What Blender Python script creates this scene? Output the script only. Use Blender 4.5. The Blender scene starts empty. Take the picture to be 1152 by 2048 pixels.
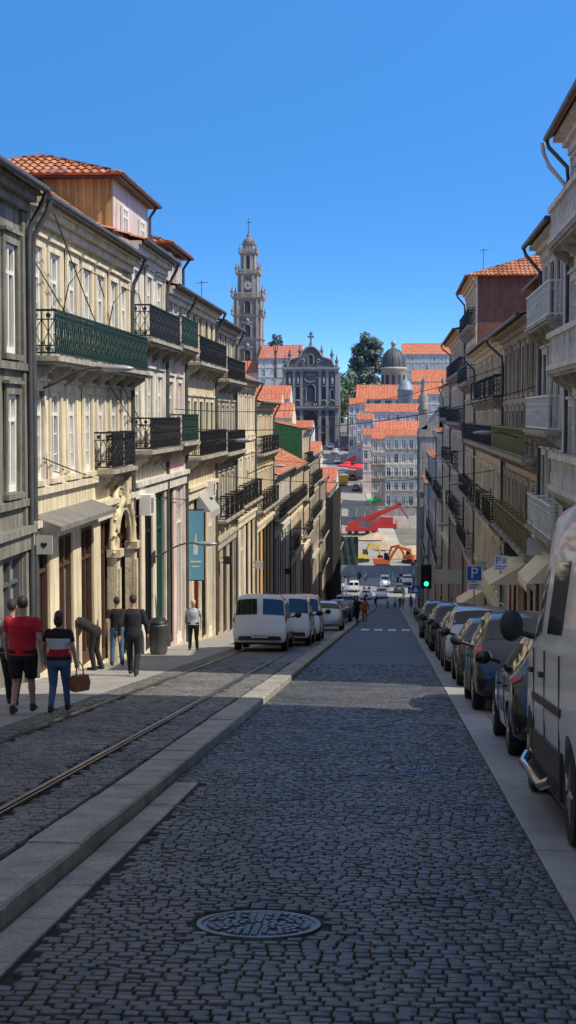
import bpy, math, random
import numpy as np
from mathutils import Vector, Matrix
R=random.Random(11)
S=bpy.context.scene
COL=S.collection
rad=math.radians
S.view_settings.view_transform='Standard'
S.view_settings.look='None'
S.view_settings.exposure=0

# ---------------------------------------------------------------- ground profile
def zg(Y):
    if Y<-5: return -1.4
    if Y<220: return -2-.12*Y
    if Y<245: return -28.4-.024*(Y-220)
    if Y<285: return -29.0
    if Y<300: return -29.0+.05*(Y-285)
    if Y<460: return -28.25+.115*(Y-300)
    if Y<500: return -9.85+.02*(Y-460)
    return -9.05
def G(Y): return zg(Y)+.14

# ---------------------------------------------------------------- mesh builder
class MB:
    def __init__(s): s.v=[];s.f=[];s.m=[];s.s=[]
    def add(s,vs,fs,m=0,sm=False):
        o=len(s.v); s.v+=[tuple(p) for p in vs]
        for f in fs:
            s.f.append([i+o for i in f]); s.m.append(m); s.s.append(sm)
    def box(s,x0,x1,y0,y1,z0,z1,m=0):
        s.add([(x0,y0,z0),(x1,y0,z0),(x1,y1,z0),(x0,y1,z0),(x0,y0,z1),(x1,y0,z1),(x1,y1,z1),(x0,y1,z1)],
              [(3,2,1,0),(4,5,6,7),(0,1,5,4),(1,2,6,5),(2,3,7,6),(3,0,4,7)],m)
    def ring_loft(s,rings,m=0,caps=True,sm=True):
        n=len(rings[0]); vs=[p for r in rings for p in r]; fs=[]
        for k in range(len(rings)-1):
            for i in range(n):
                j=(i+1)%n
                fs.append((k*n+i,k*n+j,(k+1)*n+j,(k+1)*n+i))
        s.add(vs,fs,m,sm)
        if caps:
            s.add(rings[0],[tuple(range(n))[::-1]],m); s.add(rings[-1],[tuple(range(n))],m)
    def cyl(s,p0,p1,r0,r1=None,n=8,m=0,caps=True,sm=True):
        if r1 is None: r1=r0
        p0=Vector(p0);p1=Vector(p1);d=(p1-p0).normalized()
        a=d.orthogonal().normalized();b=d.cross(a)
        rr=[]
        for p,r in((p0,r0),(p1,r1)):
            rr.append([p+(a*math.cos(2*math.pi*i/n)+b*math.sin(2*math.pi*i/n))*r for i in range(n)])
        s.ring_loft(rr,m,caps,sm)
    def cap(s,p0,p1,r0,r1,n=12,m=0):
        p0=Vector(p0);p1=Vector(p1);d=(p1-p0)
        d=d.normalized() if d.length>1e-6 else Vector((0,0,1))
        a=d.orthogonal().normalized();b=d.cross(a);rr=[]
        for k in range(4):
            t=math.pi/2*(1-k/3.0)*.98
            c=p0-d*r0*math.sin(t);q=r0*math.cos(t)
            rr.append([c+(a*math.cos(2*math.pi*i/n)+b*math.sin(2*math.pi*i/n))*q for i in range(n)])
        for k in range(4):
            t=math.pi/2*(k/3.0)*.98
            c=p1+d*r1*math.sin(t);q=r1*math.cos(t)
            rr.append([c+(a*math.cos(2*math.pi*i/n)+b*math.sin(2*math.pi*i/n))*q for i in range(n)])
        s.ring_loft(rr,m)
    def ell(s,c,rx,ry,rz,n=14,m=0,M=None):
        c=Vector(c);rr=[]
        for k in range(9):
            t=-math.pi/2*.98+math.pi*.98*k/8
            ring=[Vector((rx*math.cos(t)*math.cos(2*math.pi*i/n),ry*math.cos(t)*math.sin(2*math.pi*i/n),rz*math.sin(t))) for i in range(n)]
            if M is not None: ring=[M@p for p in ring]
            rr.append([c+p for p in ring])
        s.ring_loft(rr,m)
    def tube(s,pts,r,n=6,m=0):
        pts=[Vector(p) for p in pts];rr=[]
        for i,p in enumerate(pts):
            d=(pts[min(i+1,len(pts)-1)]-pts[max(i-1,0)]).normalized()
            ref=Vector((0,0,1)) if abs(d.z)<.9 else Vector((1,0,0))
            a=d.cross(ref).normalized();b=a.cross(d)
            rr.append([p+(a*math.cos(2*math.pi*k/n)+b*math.sin(2*math.pi*k/n))*r for k in range(n)])
        s.ring_loft(rr,m)
    def lathe(s,prof,c=(0,0,0),n=16,m=0,ax='z',sm=True):
        rr=[]
        for r,z in prof:
            ring=[]
            for i in range(n):
                t=2*math.pi*i/n;x=r*math.cos(t);y=r*math.sin(t)
                p=(x,y,z) if ax=='z' else ((z,x,y) if ax=='x' else (y,z,x))
                ring.append(Vector(c)+Vector(p))
            rr.append(ring)
        s.ring_loft(rr,m,True,sm)
    def prism(s,poly,y0,y1,m=0):
        n=len(poly)
        s.add([(x,y0,z) for x,z in poly]+[(x,y1,z) for x,z in poly],
              [tuple(range(n)),tuple(range(2*n-1,n-1,-1))]+[(i,i+n,(i+1)%n+n,(i+1)%n) for i in range(n)],m)
    def mesh(s,name,mats,sharp=None):
        me=bpy.data.meshes.new(name)
        me.from_pydata(s.v,[],s.f)
        for m in mats: me.materials.append(m)
        me.polygons.foreach_set('material_index',s.m)
        me.polygons.foreach_set('use_smooth',s.s)
        if sharp: me.set_sharp_from_angle(angle=rad(sharp))
        me.update()
        return me
    def obj(s,name,mats,parent=None,loc=(0,0,0),rot=(0,0,0),sharp=None):
        return mkobj(name,s.mesh(name,mats,sharp),parent,loc,rot)
def mkobj(name,data,parent=None,loc=(0,0,0),rot=(0,0,0)):
    o=bpy.data.objects.new(name,data)
    COL.objects.link(o)
    if parent is not None: o.parent=parent
    o.location=loc;o.rotation_euler=rot
    return o
def tag(o,label,cat,group=None):
    o["label"]=label;o["category"]=cat
    if group:o["group"]=group
    return o
def top(name,label,cat,loc,rot=(0,0,0),group=None):
    o=mkobj(name,None,None,loc,rot);o.empty_display_size=.3
    return tag(o,label,cat,group)
def copy_thing(root,loc,rot=None,label=None,scale=None):
    n=root.copy();COL.objects.link(n);n.location=loc
    if rot is not None:n.rotation_euler=rot
    if scale:n.scale=(scale,)*3
    if label:n["label"]=label
    for c in list(root.children):
        d=c.copy();COL.objects.link(d);d.parent=n
        for e in list(c.children):
            g=e.copy();COL.objects.link(g);g.parent=d
    return n
def bake(mb,mods,name='tmp',mats=[]):
    o=mb.obj(name,mats)
    for t,kw in mods:
        md=o.modifiers.new(t,t)
        for k,v in kw.items(): setattr(md,k,v)
    bpy.context.view_layer.update()
    dg=bpy.context.evaluated_depsgraph_get()
    me=bpy.data.meshes.new_from_object(o.evaluated_get(dg))
    old=o.data
    bpy.data.objects.remove(o);bpy.data.meshes.remove(old)
    me.polygons.foreach_set('use_smooth',[True]*len(me.polygons))
    return me

# ---------------------------------------------------------------- materials
MC={}
def mat(name,c,rough=.7,metal=0,var=0,scale=2.0,bump=0,bscale=30,streak=0,coat=0,emit=0,fine=0):
    if name in MC: return MC[name]
    m=bpy.data.materials.new(name);m.use_nodes=True;MC[name]=m
    nt=m.node_tree;N=nt.nodes;L=nt.links
    b=N['Principled BSDF']
    b.inputs['Base Color'].default_value=(*c,1);b.inputs['Roughness'].default_value=rough
    b.inputs['Metallic'].default_value=metal
    if coat:b.inputs['Coat Weight'].default_value=coat;b.inputs['Coat Roughness'].default_value=.04
    if emit:
        b.inputs['Emission Color'].default_value=(*c,1);b.inputs['Emission Strength'].default_value=emit
    geo=N.new('ShaderNodeNewGeometry')
    cur=None
    def mul(fac_socket,lo,hi,cur):
        mr=N.new('ShaderNodeMapRange');L.new(fac_socket,mr.inputs[0])
        mr.inputs[1].default_value=.3;mr.inputs[2].default_value=.7
        mr.inputs[3].default_value=lo;mr.inputs[4].default_value=hi
        vm=N.new('ShaderNodeVectorMath');vm.operation='SCALE'
        if cur is None: vm.inputs[0].default_value=c
        else: L.new(cur,vm.inputs[0])
        L.new(mr.outputs[0],vm.inputs[3]);return vm.outputs[0]
    if var:
        n=N.new('ShaderNodeTexNoise');L.new(geo.outputs['Position'],n.inputs['Vector'])
        n.inputs['Scale'].default_value=scale;n.inputs['Detail'].default_value=6;n.inputs['Roughness'].default_value=.65
        cur=mul(n.outputs[0],1-var,1+var,cur)
    if streak:
        mp=N.new('ShaderNodeMapping');L.new(geo.outputs['Position'],mp.inputs[0])
        mp.inputs['Scale'].default_value=(3.5,3.5,.35)
        n=N.new('ShaderNodeTexNoise');L.new(mp.outputs[0],n.inputs['Vector']);n.inputs['Scale'].default_value=1.3
        n.inputs['Detail'].default_value=5
        cur=mul(n.outputs[0],1-streak,1+streak*.3,cur)
    if fine:
        n=N.new('ShaderNodeTexNoise');L.new(geo.outputs['Position'],n.inputs['Vector'])
        n.inputs['Scale'].default_value=45;n.inputs['Detail'].default_value=3
        cur=mul(n.outputs[0],1-fine,1+fine,cur)
    if cur is not None:L.new(cur,b.inputs['Base Color'])
    if bump:
        n=N.new('ShaderNodeTexNoise');L.new(geo.outputs['Position'],n.inputs['Vector'])
        n.inputs['Scale'].default_value=bscale;n.inputs['Detail'].default_value=5
        bp=N.new('ShaderNodeBump');bp.inputs['Strength'].default_value=bump;bp.inputs['Distance'].default_value=.02
        L.new(n.outputs[0],bp.inputs['Height']);L.new(bp.outputs[0],b.inputs['Normal'])
    return m
def wall(c): 
    return mat('plaster_%02x%02x%02x'%tuple(int(x*255) for x in c),c,.85,var=.17,scale=.9,streak=.36,bump=.25,bscale=14,fine=.08)
granite=mat('granite_trim',(.44,.395,.32),.85,var=.25,scale=1.6,streak=.45,bump=.4,bscale=25,fine=.2)
creamst=mat('cream_stone_trim',(.76,.67,.50),.85,var=.15,scale=1.6,streak=.36,bump=.3,bscale=25,fine=.1)
darkgranite=mat('granite_dark',(.22,.205,.175),.85,var=.35,scale=1.2,streak=.5,bump=.4,bscale=20,fine=.2)
pavem=mat('pavement_granite',(.30,.29,.275),.6,var=.2,scale=1.5,bump=.2,bscale=60,fine=.25)
kerbm=mat('kerb_granite',(.30,.28,.24),.65,var=.35,scale=2.5,bump=.4,bscale=40,fine=.3)
iron=mat('black_iron',(.02,.02,.022),.5,.3,var=.2)
greenp=mat('green_painted_iron',(.008,.034,.024),.5,var=.2)
yellowp=mat('ochre_painted_iron',(.24,.22,.09),.6,var=.2)
whitep=mat('white_painted_wood',(.80,.78,.72),.5,var=.10,scale=3)
whitestone=mat('pale_stone',(.70,.66,.59),.8,var=.18,streak=.34)
zinc=mat('zinc_gutter',(.10,.105,.11),.5,.4,var=.3)
redfr=mat('oxblood_wood',(.16,.03,.025),.5,var=.15)
brownfr=mat('brown_wood',(.09,.045,.025),.6,var=.25)
greenfr=mat('green_wood',(.02,.08,.05),.5,var=.2)
steel=mat('rail_steel',(.33,.32,.31),.28,.9,var=.2)
rubber=mat('tyre_rubber',(.018,.018,.018),.85)
plasticb=mat('black_plastic',(.025,.025,.027),.55)
rimm=mat('alloy_rim',(.42,.43,.45),.3,.8)
glassd=mat('window_glass_dark',(.02,.028,.035),.06,0,coat=.6)
carglass=mat('car_glass',(.008,.011,.013),.03,0,coat=.5)
redlens=mat('red_lens',(.50,.01,.01),.15,coat=.5)
clearlens=mat('clear_lens',(.6,.62,.65),.1,coat=.5)
chrome=mat('chrome',(.7,.7,.7),.12,1)
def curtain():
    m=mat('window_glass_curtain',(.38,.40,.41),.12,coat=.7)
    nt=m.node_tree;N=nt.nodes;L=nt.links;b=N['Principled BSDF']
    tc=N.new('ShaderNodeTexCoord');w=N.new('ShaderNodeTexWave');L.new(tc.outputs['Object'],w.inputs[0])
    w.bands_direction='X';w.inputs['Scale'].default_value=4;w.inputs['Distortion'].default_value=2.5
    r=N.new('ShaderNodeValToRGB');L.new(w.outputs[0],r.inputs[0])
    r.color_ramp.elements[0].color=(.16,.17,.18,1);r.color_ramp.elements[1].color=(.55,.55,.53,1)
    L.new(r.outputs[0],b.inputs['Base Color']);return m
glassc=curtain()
glassb=mat('window_glass_blue',(.10,.17,.24),.04,0,coat=1)
def tilemat(name,cols):
    m=mat(name,cols[0],.8)
    nt=m.node_tree;N=nt.nodes;L=nt.links;b=N['Principled BSDF'];g=N.new('ShaderNodeNewGeometry')
    v=N.new('ShaderNodeTexVoronoi');v.inputs['Scale'].default_value=3.2;L.new(g.outputs['Position'],v.inputs['Vector'])
    sx=N.new('ShaderNodeSeparateColor');L.new(v.outputs['Color'],sx.inputs[0])
    n=N.new('ShaderNodeTexNoise');n.inputs['Scale'].default_value=.8;n.inputs['Detail'].default_value=6;L.new(g.outputs['Position'],n.inputs['Vector'])
    ad=N.new('ShaderNodeMath');ad.operation='MULTIPLY_ADD';ad.inputs[1].default_value=.45
    L.new(sx.outputs[0],ad.inputs[0]);ml=N.new('ShaderNodeMath');ml.operation='MULTIPLY';ml.inputs[1].default_value=.75;L.new(n.outputs[0],ml.inputs[0]);L.new(ml.outputs[0],ad.inputs[2])
    r=N.new('ShaderNodeValToRGB');L.new(ad.outputs[0],r.inputs[0])
    e=r.color_ramp.elements;e[0].position=.25;e[1].position=.85;e[0].color=(*cols[0],1);e[1].color=(*cols[2],1)
    k=e.new(.55);k.color=(*cols[1],1);L.new(r.outputs[0],b.inputs['Base Color']);return m
tile=tilemat('terracotta_tiles',[(.13,.045,.025),(.38,.13,.06),(.52,.21,.11)])
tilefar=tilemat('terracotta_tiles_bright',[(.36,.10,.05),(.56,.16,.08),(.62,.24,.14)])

def settmat(name,lo,hi,rough):
    m=bpy.data.materials.new(name);m.use_nodes=True;nt=m.node_tree;N=nt.nodes;L=nt.links;b=N['Principled BSDF']
    a=N.new('ShaderNodeAttribute');a.attribute_name='tint';g=N.new('ShaderNodeNewGeometry')
    n=N.new('ShaderNodeTexNoise');n.inputs['Scale'].default_value=.7;n.inputs['Detail'].default_value=8;n.inputs['Roughness'].default_value=.6;L.new(g.outputs['Position'],n.inputs['Vector'])
    ad=N.new('ShaderNodeMath');ad.operation='MULTIPLY_ADD';ad.inputs[1].default_value=.4;L.new(a.outputs['Fac'],ad.inputs[0])
    m2=N.new('ShaderNodeMapRange');m2.inputs[1].default_value=.3;m2.inputs[2].default_value=.7;m2.inputs[3].default_value=0;m2.inputs[4].default_value=.7;L.new(n.outputs[0],m2.inputs[0]);L.new(m2.outputs[0],ad.inputs[2])
    r=N.new('ShaderNodeValToRGB');L.new(ad.outputs[0],r.inputs[0]);r.color_ramp.elements[0].color=(*lo,1);r.color_ramp.elements[1].color=(*hi,1)
    L.new(r.outputs[0],b.inputs['Base Color'])
    n2=N.new('ShaderNodeTexNoise');n2.inputs['Scale'].default_value=55;n2.inputs['Detail'].default_value=4;L.new(g.outputs['Position'],n2.inputs['Vector'])
    bp=N.new('ShaderNodeBump');bp.inputs['Strength'].default_value=.7;bp.inputs['Distance'].default_value=.012;L.new(n2.outputs[0],bp.inputs['Height']);L.new(bp.outputs[0],b.inputs['Normal'])
    b.inputs['Roughness'].default_value=rough;return m
settm=settmat('basalt_setts',(.022,.021,.020),(.125,.118,.110),.40)
settl=settmat('granite_setts',(.06,.057,.052),(.22,.21,.19),.5)
def brickroad(name,c1,c2,mort):
    m=bpy.data.materials.new(name);m.use_nodes=True;nt=m.node_tree;N=nt.nodes;L=nt.links;b=N['Principled BSDF']
    g=N.new('ShaderNodeNewGeometry');t=N.new('ShaderNodeTexBrick');L.new(g.outputs['Position'],t.inputs['Vector'])
    t.inputs['Scale'].default_value=1;t.inputs['Brick Width'].default_value=.13;t.inputs['Row Height'].default_value=.11;t.inputs['Mortar Size'].default_value=.012
    t.inputs['Color1'].default_value=(*c1,1);t.inputs['Color2'].default_value=(*c2,1);t.inputs['Mortar'].default_value=(*mort,1)
    n=N.new('ShaderNodeTexNoise');n.inputs['Scale'].default_value=.6;n.inputs['Detail'].default_value=6;L.new(g.outputs['Position'],n.inputs['Vector'])
    mr=N.new('ShaderNodeMapRange');L.new(n.outputs[0],mr.inputs[0]);mr.inputs[1].default_value=.3;mr.inputs[2].default_value=.7;mr.inputs[3].default_value=.5;mr.inputs[4].default_value=1.5
    vm=N.new('ShaderNodeVectorMath');vm.operation='SCALE';L.new(t.outputs[0],vm.inputs[0]);L.new(mr.outputs[0],vm.inputs[3]);L.new(vm.outputs[0],b.inputs['Base Color'])
    bp=N.new('ShaderNodeBump');bp.inputs['Strength'].default_value=1;bp.inputs['Distance'].default_value=.02;bp.invert=True
    L.new(t.outputs['Fac'],bp.inputs['Height']);L.new(bp.outputs[0],b.inputs['Normal']);b.inputs['Roughness'].default_value=.55;return m
roadfar=brickroad('basalt_setts_far',(.075,.071,.067),(.115,.11,.102),(.02,.02,.019))
tramfar=brickroad('granite_setts_far',(.13,.125,.115),(.19,.18,.165),(.05,.048,.044))
bedm=mat('joint_sand',(.018,.016,.014),.95,var=.3,scale=5)

# ---------------------------------------------------------------- world, sun, camera
w=bpy.data.worlds.new("World");S.world=w;w.use_nodes=True
nt=w.node_tree;N=nt.nodes;L=nt.links;bg=N['Background']
SUN_EL=50;SUN_B=73
sky=N.new('ShaderNodeTexSky');sky.sky_type='NISHITA';sky.sun_disc=False
sky.sun_elevation=rad(SUN_EL);sky.sun_rotation=rad(180-SUN_B)
sky.air_density=1.0;sky.dust_density=.3;sky.ozone_density=1.6
tc=N.new('ShaderNodeTexCoord');mp=N.new('ShaderNodeMapping')
L.new(tc.outputs['Generated'],mp.inputs[0]);mp.inputs['Scale'].default_value=(1,1,4.6);mp.inputs['Location'].default_value=(0,0,.09)
nz=N.new('ShaderNodeVectorMath');nz.operation='NORMALIZE';L.new(mp.outputs[0],nz.inputs[0]);L.new(nz.outputs[0],sky.inputs[0])
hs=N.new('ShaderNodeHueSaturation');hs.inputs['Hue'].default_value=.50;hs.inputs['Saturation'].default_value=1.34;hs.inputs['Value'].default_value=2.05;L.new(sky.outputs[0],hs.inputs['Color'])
# unseen upper sky mixed to warm white as added fill light, varied by noise
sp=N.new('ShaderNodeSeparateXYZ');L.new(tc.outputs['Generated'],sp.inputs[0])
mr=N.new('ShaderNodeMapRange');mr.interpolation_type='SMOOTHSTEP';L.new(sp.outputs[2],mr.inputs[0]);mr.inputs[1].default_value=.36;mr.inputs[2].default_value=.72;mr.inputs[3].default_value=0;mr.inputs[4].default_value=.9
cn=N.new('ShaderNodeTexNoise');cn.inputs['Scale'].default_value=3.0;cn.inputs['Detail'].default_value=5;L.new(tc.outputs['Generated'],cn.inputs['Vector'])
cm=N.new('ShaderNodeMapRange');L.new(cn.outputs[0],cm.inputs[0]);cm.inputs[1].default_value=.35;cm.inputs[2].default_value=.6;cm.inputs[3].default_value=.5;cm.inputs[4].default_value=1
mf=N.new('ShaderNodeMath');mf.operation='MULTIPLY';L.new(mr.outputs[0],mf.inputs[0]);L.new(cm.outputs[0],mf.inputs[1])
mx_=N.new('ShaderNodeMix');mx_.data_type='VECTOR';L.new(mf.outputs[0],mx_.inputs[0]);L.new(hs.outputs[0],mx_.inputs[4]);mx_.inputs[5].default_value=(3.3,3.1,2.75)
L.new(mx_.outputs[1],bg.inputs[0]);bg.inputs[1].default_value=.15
sd=bpy.data.lights.new('sun','SUN');sd.energy=5.0;sd.angle=rad(.5);sd.color=(1,.92,.77)
so=mkobj('sun',sd);e=rad(SUN_EL);b=rad(SUN_B)
so.rotation_euler=Vector((-math.cos(e)*math.sin(b),math.cos(e)*math.cos(b),-math.sin(e))).to_track_quat('-Z','Y').to_euler()
cam=bpy.data.cameras.new('camera');cam.sensor_fit='VERTICAL';cam.sensor_height=36;cam.lens=3000/2048*36;cam.clip_end=6000;cam.clip_start=.2
co=mkobj('camera',cam,None,(0,0,0),(rad(90-3.70),0,rad(3.98)));S.camera=co

# ---------------------------------------------------------------- ground & streets
YS=[-300,-60,-20,-5,0]+list(range(5,221,5))+[225,235,245,255,265,275,285,290,295,300]+list(range(310,461,10))+[480,500,600,900,1500,4000]
def strip(name,x0,x1,ya,yb,dz,m,kind='structure'):
    mb=MB();ys=sorted(set([ya,yb]+[y for y in YS if ya<y<yb]))
    f0=x0 if callable(x0) else (lambda y:x0);f1=x1 if callable(x1) else (lambda y:x1)
    vs=[];fs=[]
    for i,y in enumerate(ys):
        vs+=[(f0(y),y,zg(y)+dz),(f1(y),y,zg(y)+dz)]
        if i:k=2*i;fs.append((k-2,k-1,k+1,k))
    mb.add(vs,fs);o=mb.obj(name,[m]);o["kind"]=kind;return o
groundm=mat('ground_earth',(.16,.15,.13),.95,var=.3,scale=.2,bump=.2)
strip('ground',-1500,1500,-300,4000,0,groundm)
strip('road',-2.25,1.1,-20,42,.004,bedm)
strip('road',-2.25,1.1,42,226,.03,roadfar)
def slab_strip(name,x0,x1,ya,yb,dz,m,dy=.9,nx=1,gap=.012,h=.16,jit=.003):
    mb=MB();y=ya
    while y<yb-.01:
        y2=min(y+dy*R.uniform(.85,1.15),yb)
        wx=(x1-x0)/nx
        for i in range(nx):
            j=R.uniform(-jit,jit)
            xa=x0+i*wx+gap/2;xb=x0+(i+1)*wx-gap/2;p=y+gap/2;q=y2-gap/2;c=.006 if jit<.006 else .018
            zt=lambda Y,e:zg(Y)+dz+j-e
            vs=[(xa,p,zg(p)+dz-h),(xb,p,zg(p)+dz-h),(xb,q,zg(q)+dz-h),(xa,q,zg(q)+dz-h),
                (xa,p,zt(p,c)),(xb,p,zt(p,c)),(xb,q,zt(q,c)),(xa,q,zt(q,c)),
                (xa+c,p+.006,zt(p,0)),(xb-c,p+.006,zt(p,0)),(xb-c,q-.006,zt(q,0)),(xa+c,q-.006,zt(q,0))]
            mb.add(vs,[(0,1,5,4),(1,2,6,5),(2,3,7,6),(3,0,4,7),(4,5,9,8),(5,6,10,9),(6,7,11,10),(7,4,8,11),(8,9,10,11)])
        y=y2
    o=mb.obj(name,[m]);o["kind"]="structure";return o
slab_strip('kerb',-2.68,-2.25,2,226,.155,kerbm,1.1,h=.2,jit=.007)
slab_strip('gutter_slabs',-2.24,-1.98,2,15.2,.032,kerbm,.95,h=.05)
strip('tramway',-5.25,-2.68,-20,40,.128,bedm)
strip('tramway',-5.25,-2.68,40,226,.15,tramfar)
strip('pavement_bed',-7.4,-5.25,-20,226,.13,bedm)
slab_strip('pavement',-7.4,-5.27,2,226,.158,pavem,.62,4,.008,h=.1)
slab_strip('kerb',1.11,1.58,2,226,.036,pavem,1.15,1,.01,h=.05)
strip('pavement_bed',1.58,3.3,-20,226,.004,bedm)
slab_strip('parking_lane',1.59,3.3,2,226,.034,pavem,.8,2,.01,h=.05)
slab_strip('kerb',3.3,3.48,2,226,.155,kerbm,1.1,h=.2)
slab_strip('pavement',3.49,4.6,2,226,.158,pavem,.7,2,.008,h=.2)
strip('plaza',-60,60,226.01,300,.02,mat('plaza_paving',(.27,.26,.24),.7,var=.2,scale=.4,fine=.1))
asph=mat('far_asphalt',(.26,.255,.25),.8,var=.15,scale=.3)
fx=lambda y:-5-(y-300)*.0775
strip('far_road',lambda y:fx(y)-4,lambda y:fx(y)+4,300.01,470,.02,asph)
farpav=mat('far_pavement',(.38,.37,.35),.8,var=.12,scale=.4)
strip('far_pavement',lambda y:fx(y)-8.5,lambda y:fx(y)-4.02,300.01,470,.14,farpav)
strip('far_pavement',lambda y:fx(y)+4.02,lambda y:fx(y)+7.5,300.01,470,.14,farpav)

def setts(name,x0,x1,y0,y1,dz,skips,m,wy=.108,wlo=.10,whi=.145):
    C=[];y=y0
    while y<y1:
        x=x0-R.uniform(0,.1)
        while x<x1-.03:
            wx=R.uniform(wlo,whi);xa=max(x,x0);xb=min(x+wx,x1);x+=wx
            if xb-xa<.035:continue
            cx=(xa+xb)/2;cy=y+.04*math.sin(cx*2.6+y*.55)+.022*math.sin(cx*9+y*3.1)+R.uniform(-.005,.005)
            if any(s(cx,cy,xb-xa) for s in skips):continue
            C.append((cx,cy,(xb-xa)/2-.003,wy/2-.003-R.uniform(0,.004),R.uniform(-.005,.005),R.uniform(-.05,.05),R.uniform(-.08,.08),R.random()))
        y+=wy
    C=np.array(C);n=len(C)
    sg=np.array([(-1,-1),(1,-1),(1,1),(-1,1)],float)
    V=np.zeros((n,12,3))
    zz=np.vectorize(zg)
    for r,(sc,dzr) in enumerate(((1.0,-.04),(1.0,-.009),(.82,0.0))):
        jx=np.random.RandomState(n).uniform(-.003,.003,(n,4));jy=np.random.RandomState(n+9).uniform(-.003,.003,(n,4))
        xx=C[:,None,0]+sg[None,:,0]*C[:,None,2]*sc+jx
        yy=C[:,None,1]+sg[None,:,1]*C[:,None,3]*sc+jy
        V[:,r*4:r*4+4,0]=xx;V[:,r*4:r*4+4,1]=yy
        V[:,r*4:r*4+4,2]=zz(yy)+dz+C[:,None,4]+dzr+(xx-C[:,None,0])*C[:,None,5]+(yy-C[:,None,1])*C[:,None,6]
    base=[(0,1,5,4),(1,2,6,5),(2,3,7,6),(3,0,4,7),(4,5,9,8),(5,6,10,9),(6,7,11,10),(7,4,8,11),(8,9,10,11)]
    F=(np.arange(n)[:,None,None]*12+np.array(base)[None]).reshape(-1,4)
    me=bpy.data.meshes.new(name);me.from_pydata(V.reshape(-1,3).tolist(),[],F.tolist())
    me.materials.append(m)
    at=me.attributes.new('tint','FLOAT','POINT');at.data.foreach_set('value',np.repeat(C[:,7],12))
    me.polygons.foreach_set('use_smooth',[True]*len(me.polygons));me.set_sharp_from_angle(angle=rad(50))
    o=mkobj(name,me);o["kind"]="structure";return o
MH=[(-.78,8.7,.37),(.40,16.8,.36)]
sk=[lambda x,y,w,m=m:(x-m[0])**2+(y-m[1])**2<(m[2]+.06)**2 for m in MH]
strips=[lambda x,y,w:(x<-1.97+w/2 and y<15.2)]
setts('road_setts',-2.25,1.1,4.5,42,.034,sk+strips,settm,.086,.08,.12)
RX=[-3.25,-4.75]
setts('tramway_setts',-5.25,-2.70,8.5,40,.16,[lambda x,y,w:any(abs(x-r)<.065+w/2*.8 for r in RX)],settl,.10,.095,.14)
for rx in RX:
    mb=MB()
    for xo,ww in((-.05,.05),(.03,.022)):
        ys=[2]+[y for y in YS if 2<y<220]+[220]
        vs=[];fs=[]
        for i,y in enumerate(ys):
            vs+=[(rx+xo,y,zg(y)+.10),(rx+xo,y,zg(y)+.168),(rx+xo+ww,y,zg(y)+.168),(rx+xo+ww,y,zg(y)+.10)]
            if i:
                k=4*i
                fs+=[(k-4,k-3,k+1,k),(k-3,k-2,k+2,k+1),(k-2,k-1,k+3,k+2)]
        mb.add(vs,fs)
    o=mb.obj('tram_rail',[steel]);o["kind"]="structure"
SL=math.atan(.12)
mhm=mat('cast_iron',(.20,.205,.215),.34,.7,var=.35,scale=8,bump=.3,bscale=80)
for x,y,r in MH:
    t=top('manhole_cover','round cast iron manhole cover set in dark setts','manhole cover',(x,y,zg(y)+.005),(-SL,0,0),'round iron manhole covers')
    mb=MB();mb.lathe([(r+.065,0),(r+.06,.012),(r+.012,.012),(r+.01,.006)],n=40);mb.obj('concrete_ring',[mat('cement_dark',(.03,.03,.03),.9,var=.3,bump=.5)],t)
    mb=MB();mb.lathe([(r,0),(r,.026),(r-.03,.028),(r-.035,.018),(0.001,.018)],n=40,sm=False)
    for k in range(1,7):
        rr=k*r/7.6;nn=6*k
        for i in range(nn):
            if (i+k)%5==4:continue
            t0=2*math.pi*(i+.5*(k%2))/nn;dt=2*math.pi/nn*.33
            a0=(rr-.017);a1=(rr+.017);P=[(a0,t0-dt),(a1,t0-dt),(a1,t0+dt),(a0,t0+dt)]
            vs=[(p*math.cos(u),p*math.sin(u),.017) for p,u in P]+[(p*math.cos(u),p*math.sin(u),.033) for p,u in P]
            mb.add(vs,[(4,5,6,7),(0,1,5,4),(1,2,6,5),(2,3,7,6),(3,0,4,7)])
    mb.obj('cover',[mhm],t)
mw=mat('road_marking_white',(.7,.7,.67),.7,var=.2,fine=.2)
mb=MB()
for i in range(4):
    x=-1.7+i*.75
    mb.add([(x,81,zg(81)+.038),(x+.45,81,zg(81)+.038),(x+.45,85,zg(85)+.038),(x,85,zg(85)+.038)],[(0,1,2,3)])
o=mb.obj('crosswalk_marking',[mw]);o["kind"]="structure"

# ---------------------------------------------------------------- house kit
def slope(mb,e0,e1,t0,t1,m=0,step=.24,row=.42,amp=.045):
    e0,e1,t0,t1=map(Vector,(e0,e1,t0,t1))
    ex=(e1-e0);Le=ex.length;ex.normalize()
    d=t0-e0;up=d-ex*d.dot(ex);Lu=up.length;uu=up.normalized()
    n=ex.cross(uu);n=n if n.z>0 else -n
    a1=d.dot(ex);b1=(t1-e1).dot(ex)
    nx=max(2,int(Le/step))*4;nr=max(1,int(Lu/row))
    xs=[Le*i/nx for i in range(nx+1)]
    vs=[];fs=[]
    for r in range(nr):
        for q,off in((r/nr,.035),((r+1)/nr,0.0)):
            lo=a1*q;hi=Le+b1*q
            for i,x in enumerate(xs):
                xc=min(max(x,lo),hi)
                vs.append(e0+ex*xc+up*q+n*(off+(amp if i%4 in(1,2) else 0)))
        b=r*2*(nx+1)
        for i in range(nx): fs.append((b+i,b+i+1,b+nx+2+i,b+nx+1+i))
    mb.add([e0+ex*x-n*.03 for x in xs]+vs[:nx+1],[(i,i+1,nx+2+i,nx+1+i) for i in range(nx)],m)
    mb.add(vs,fs,m)
WC={}
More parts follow.
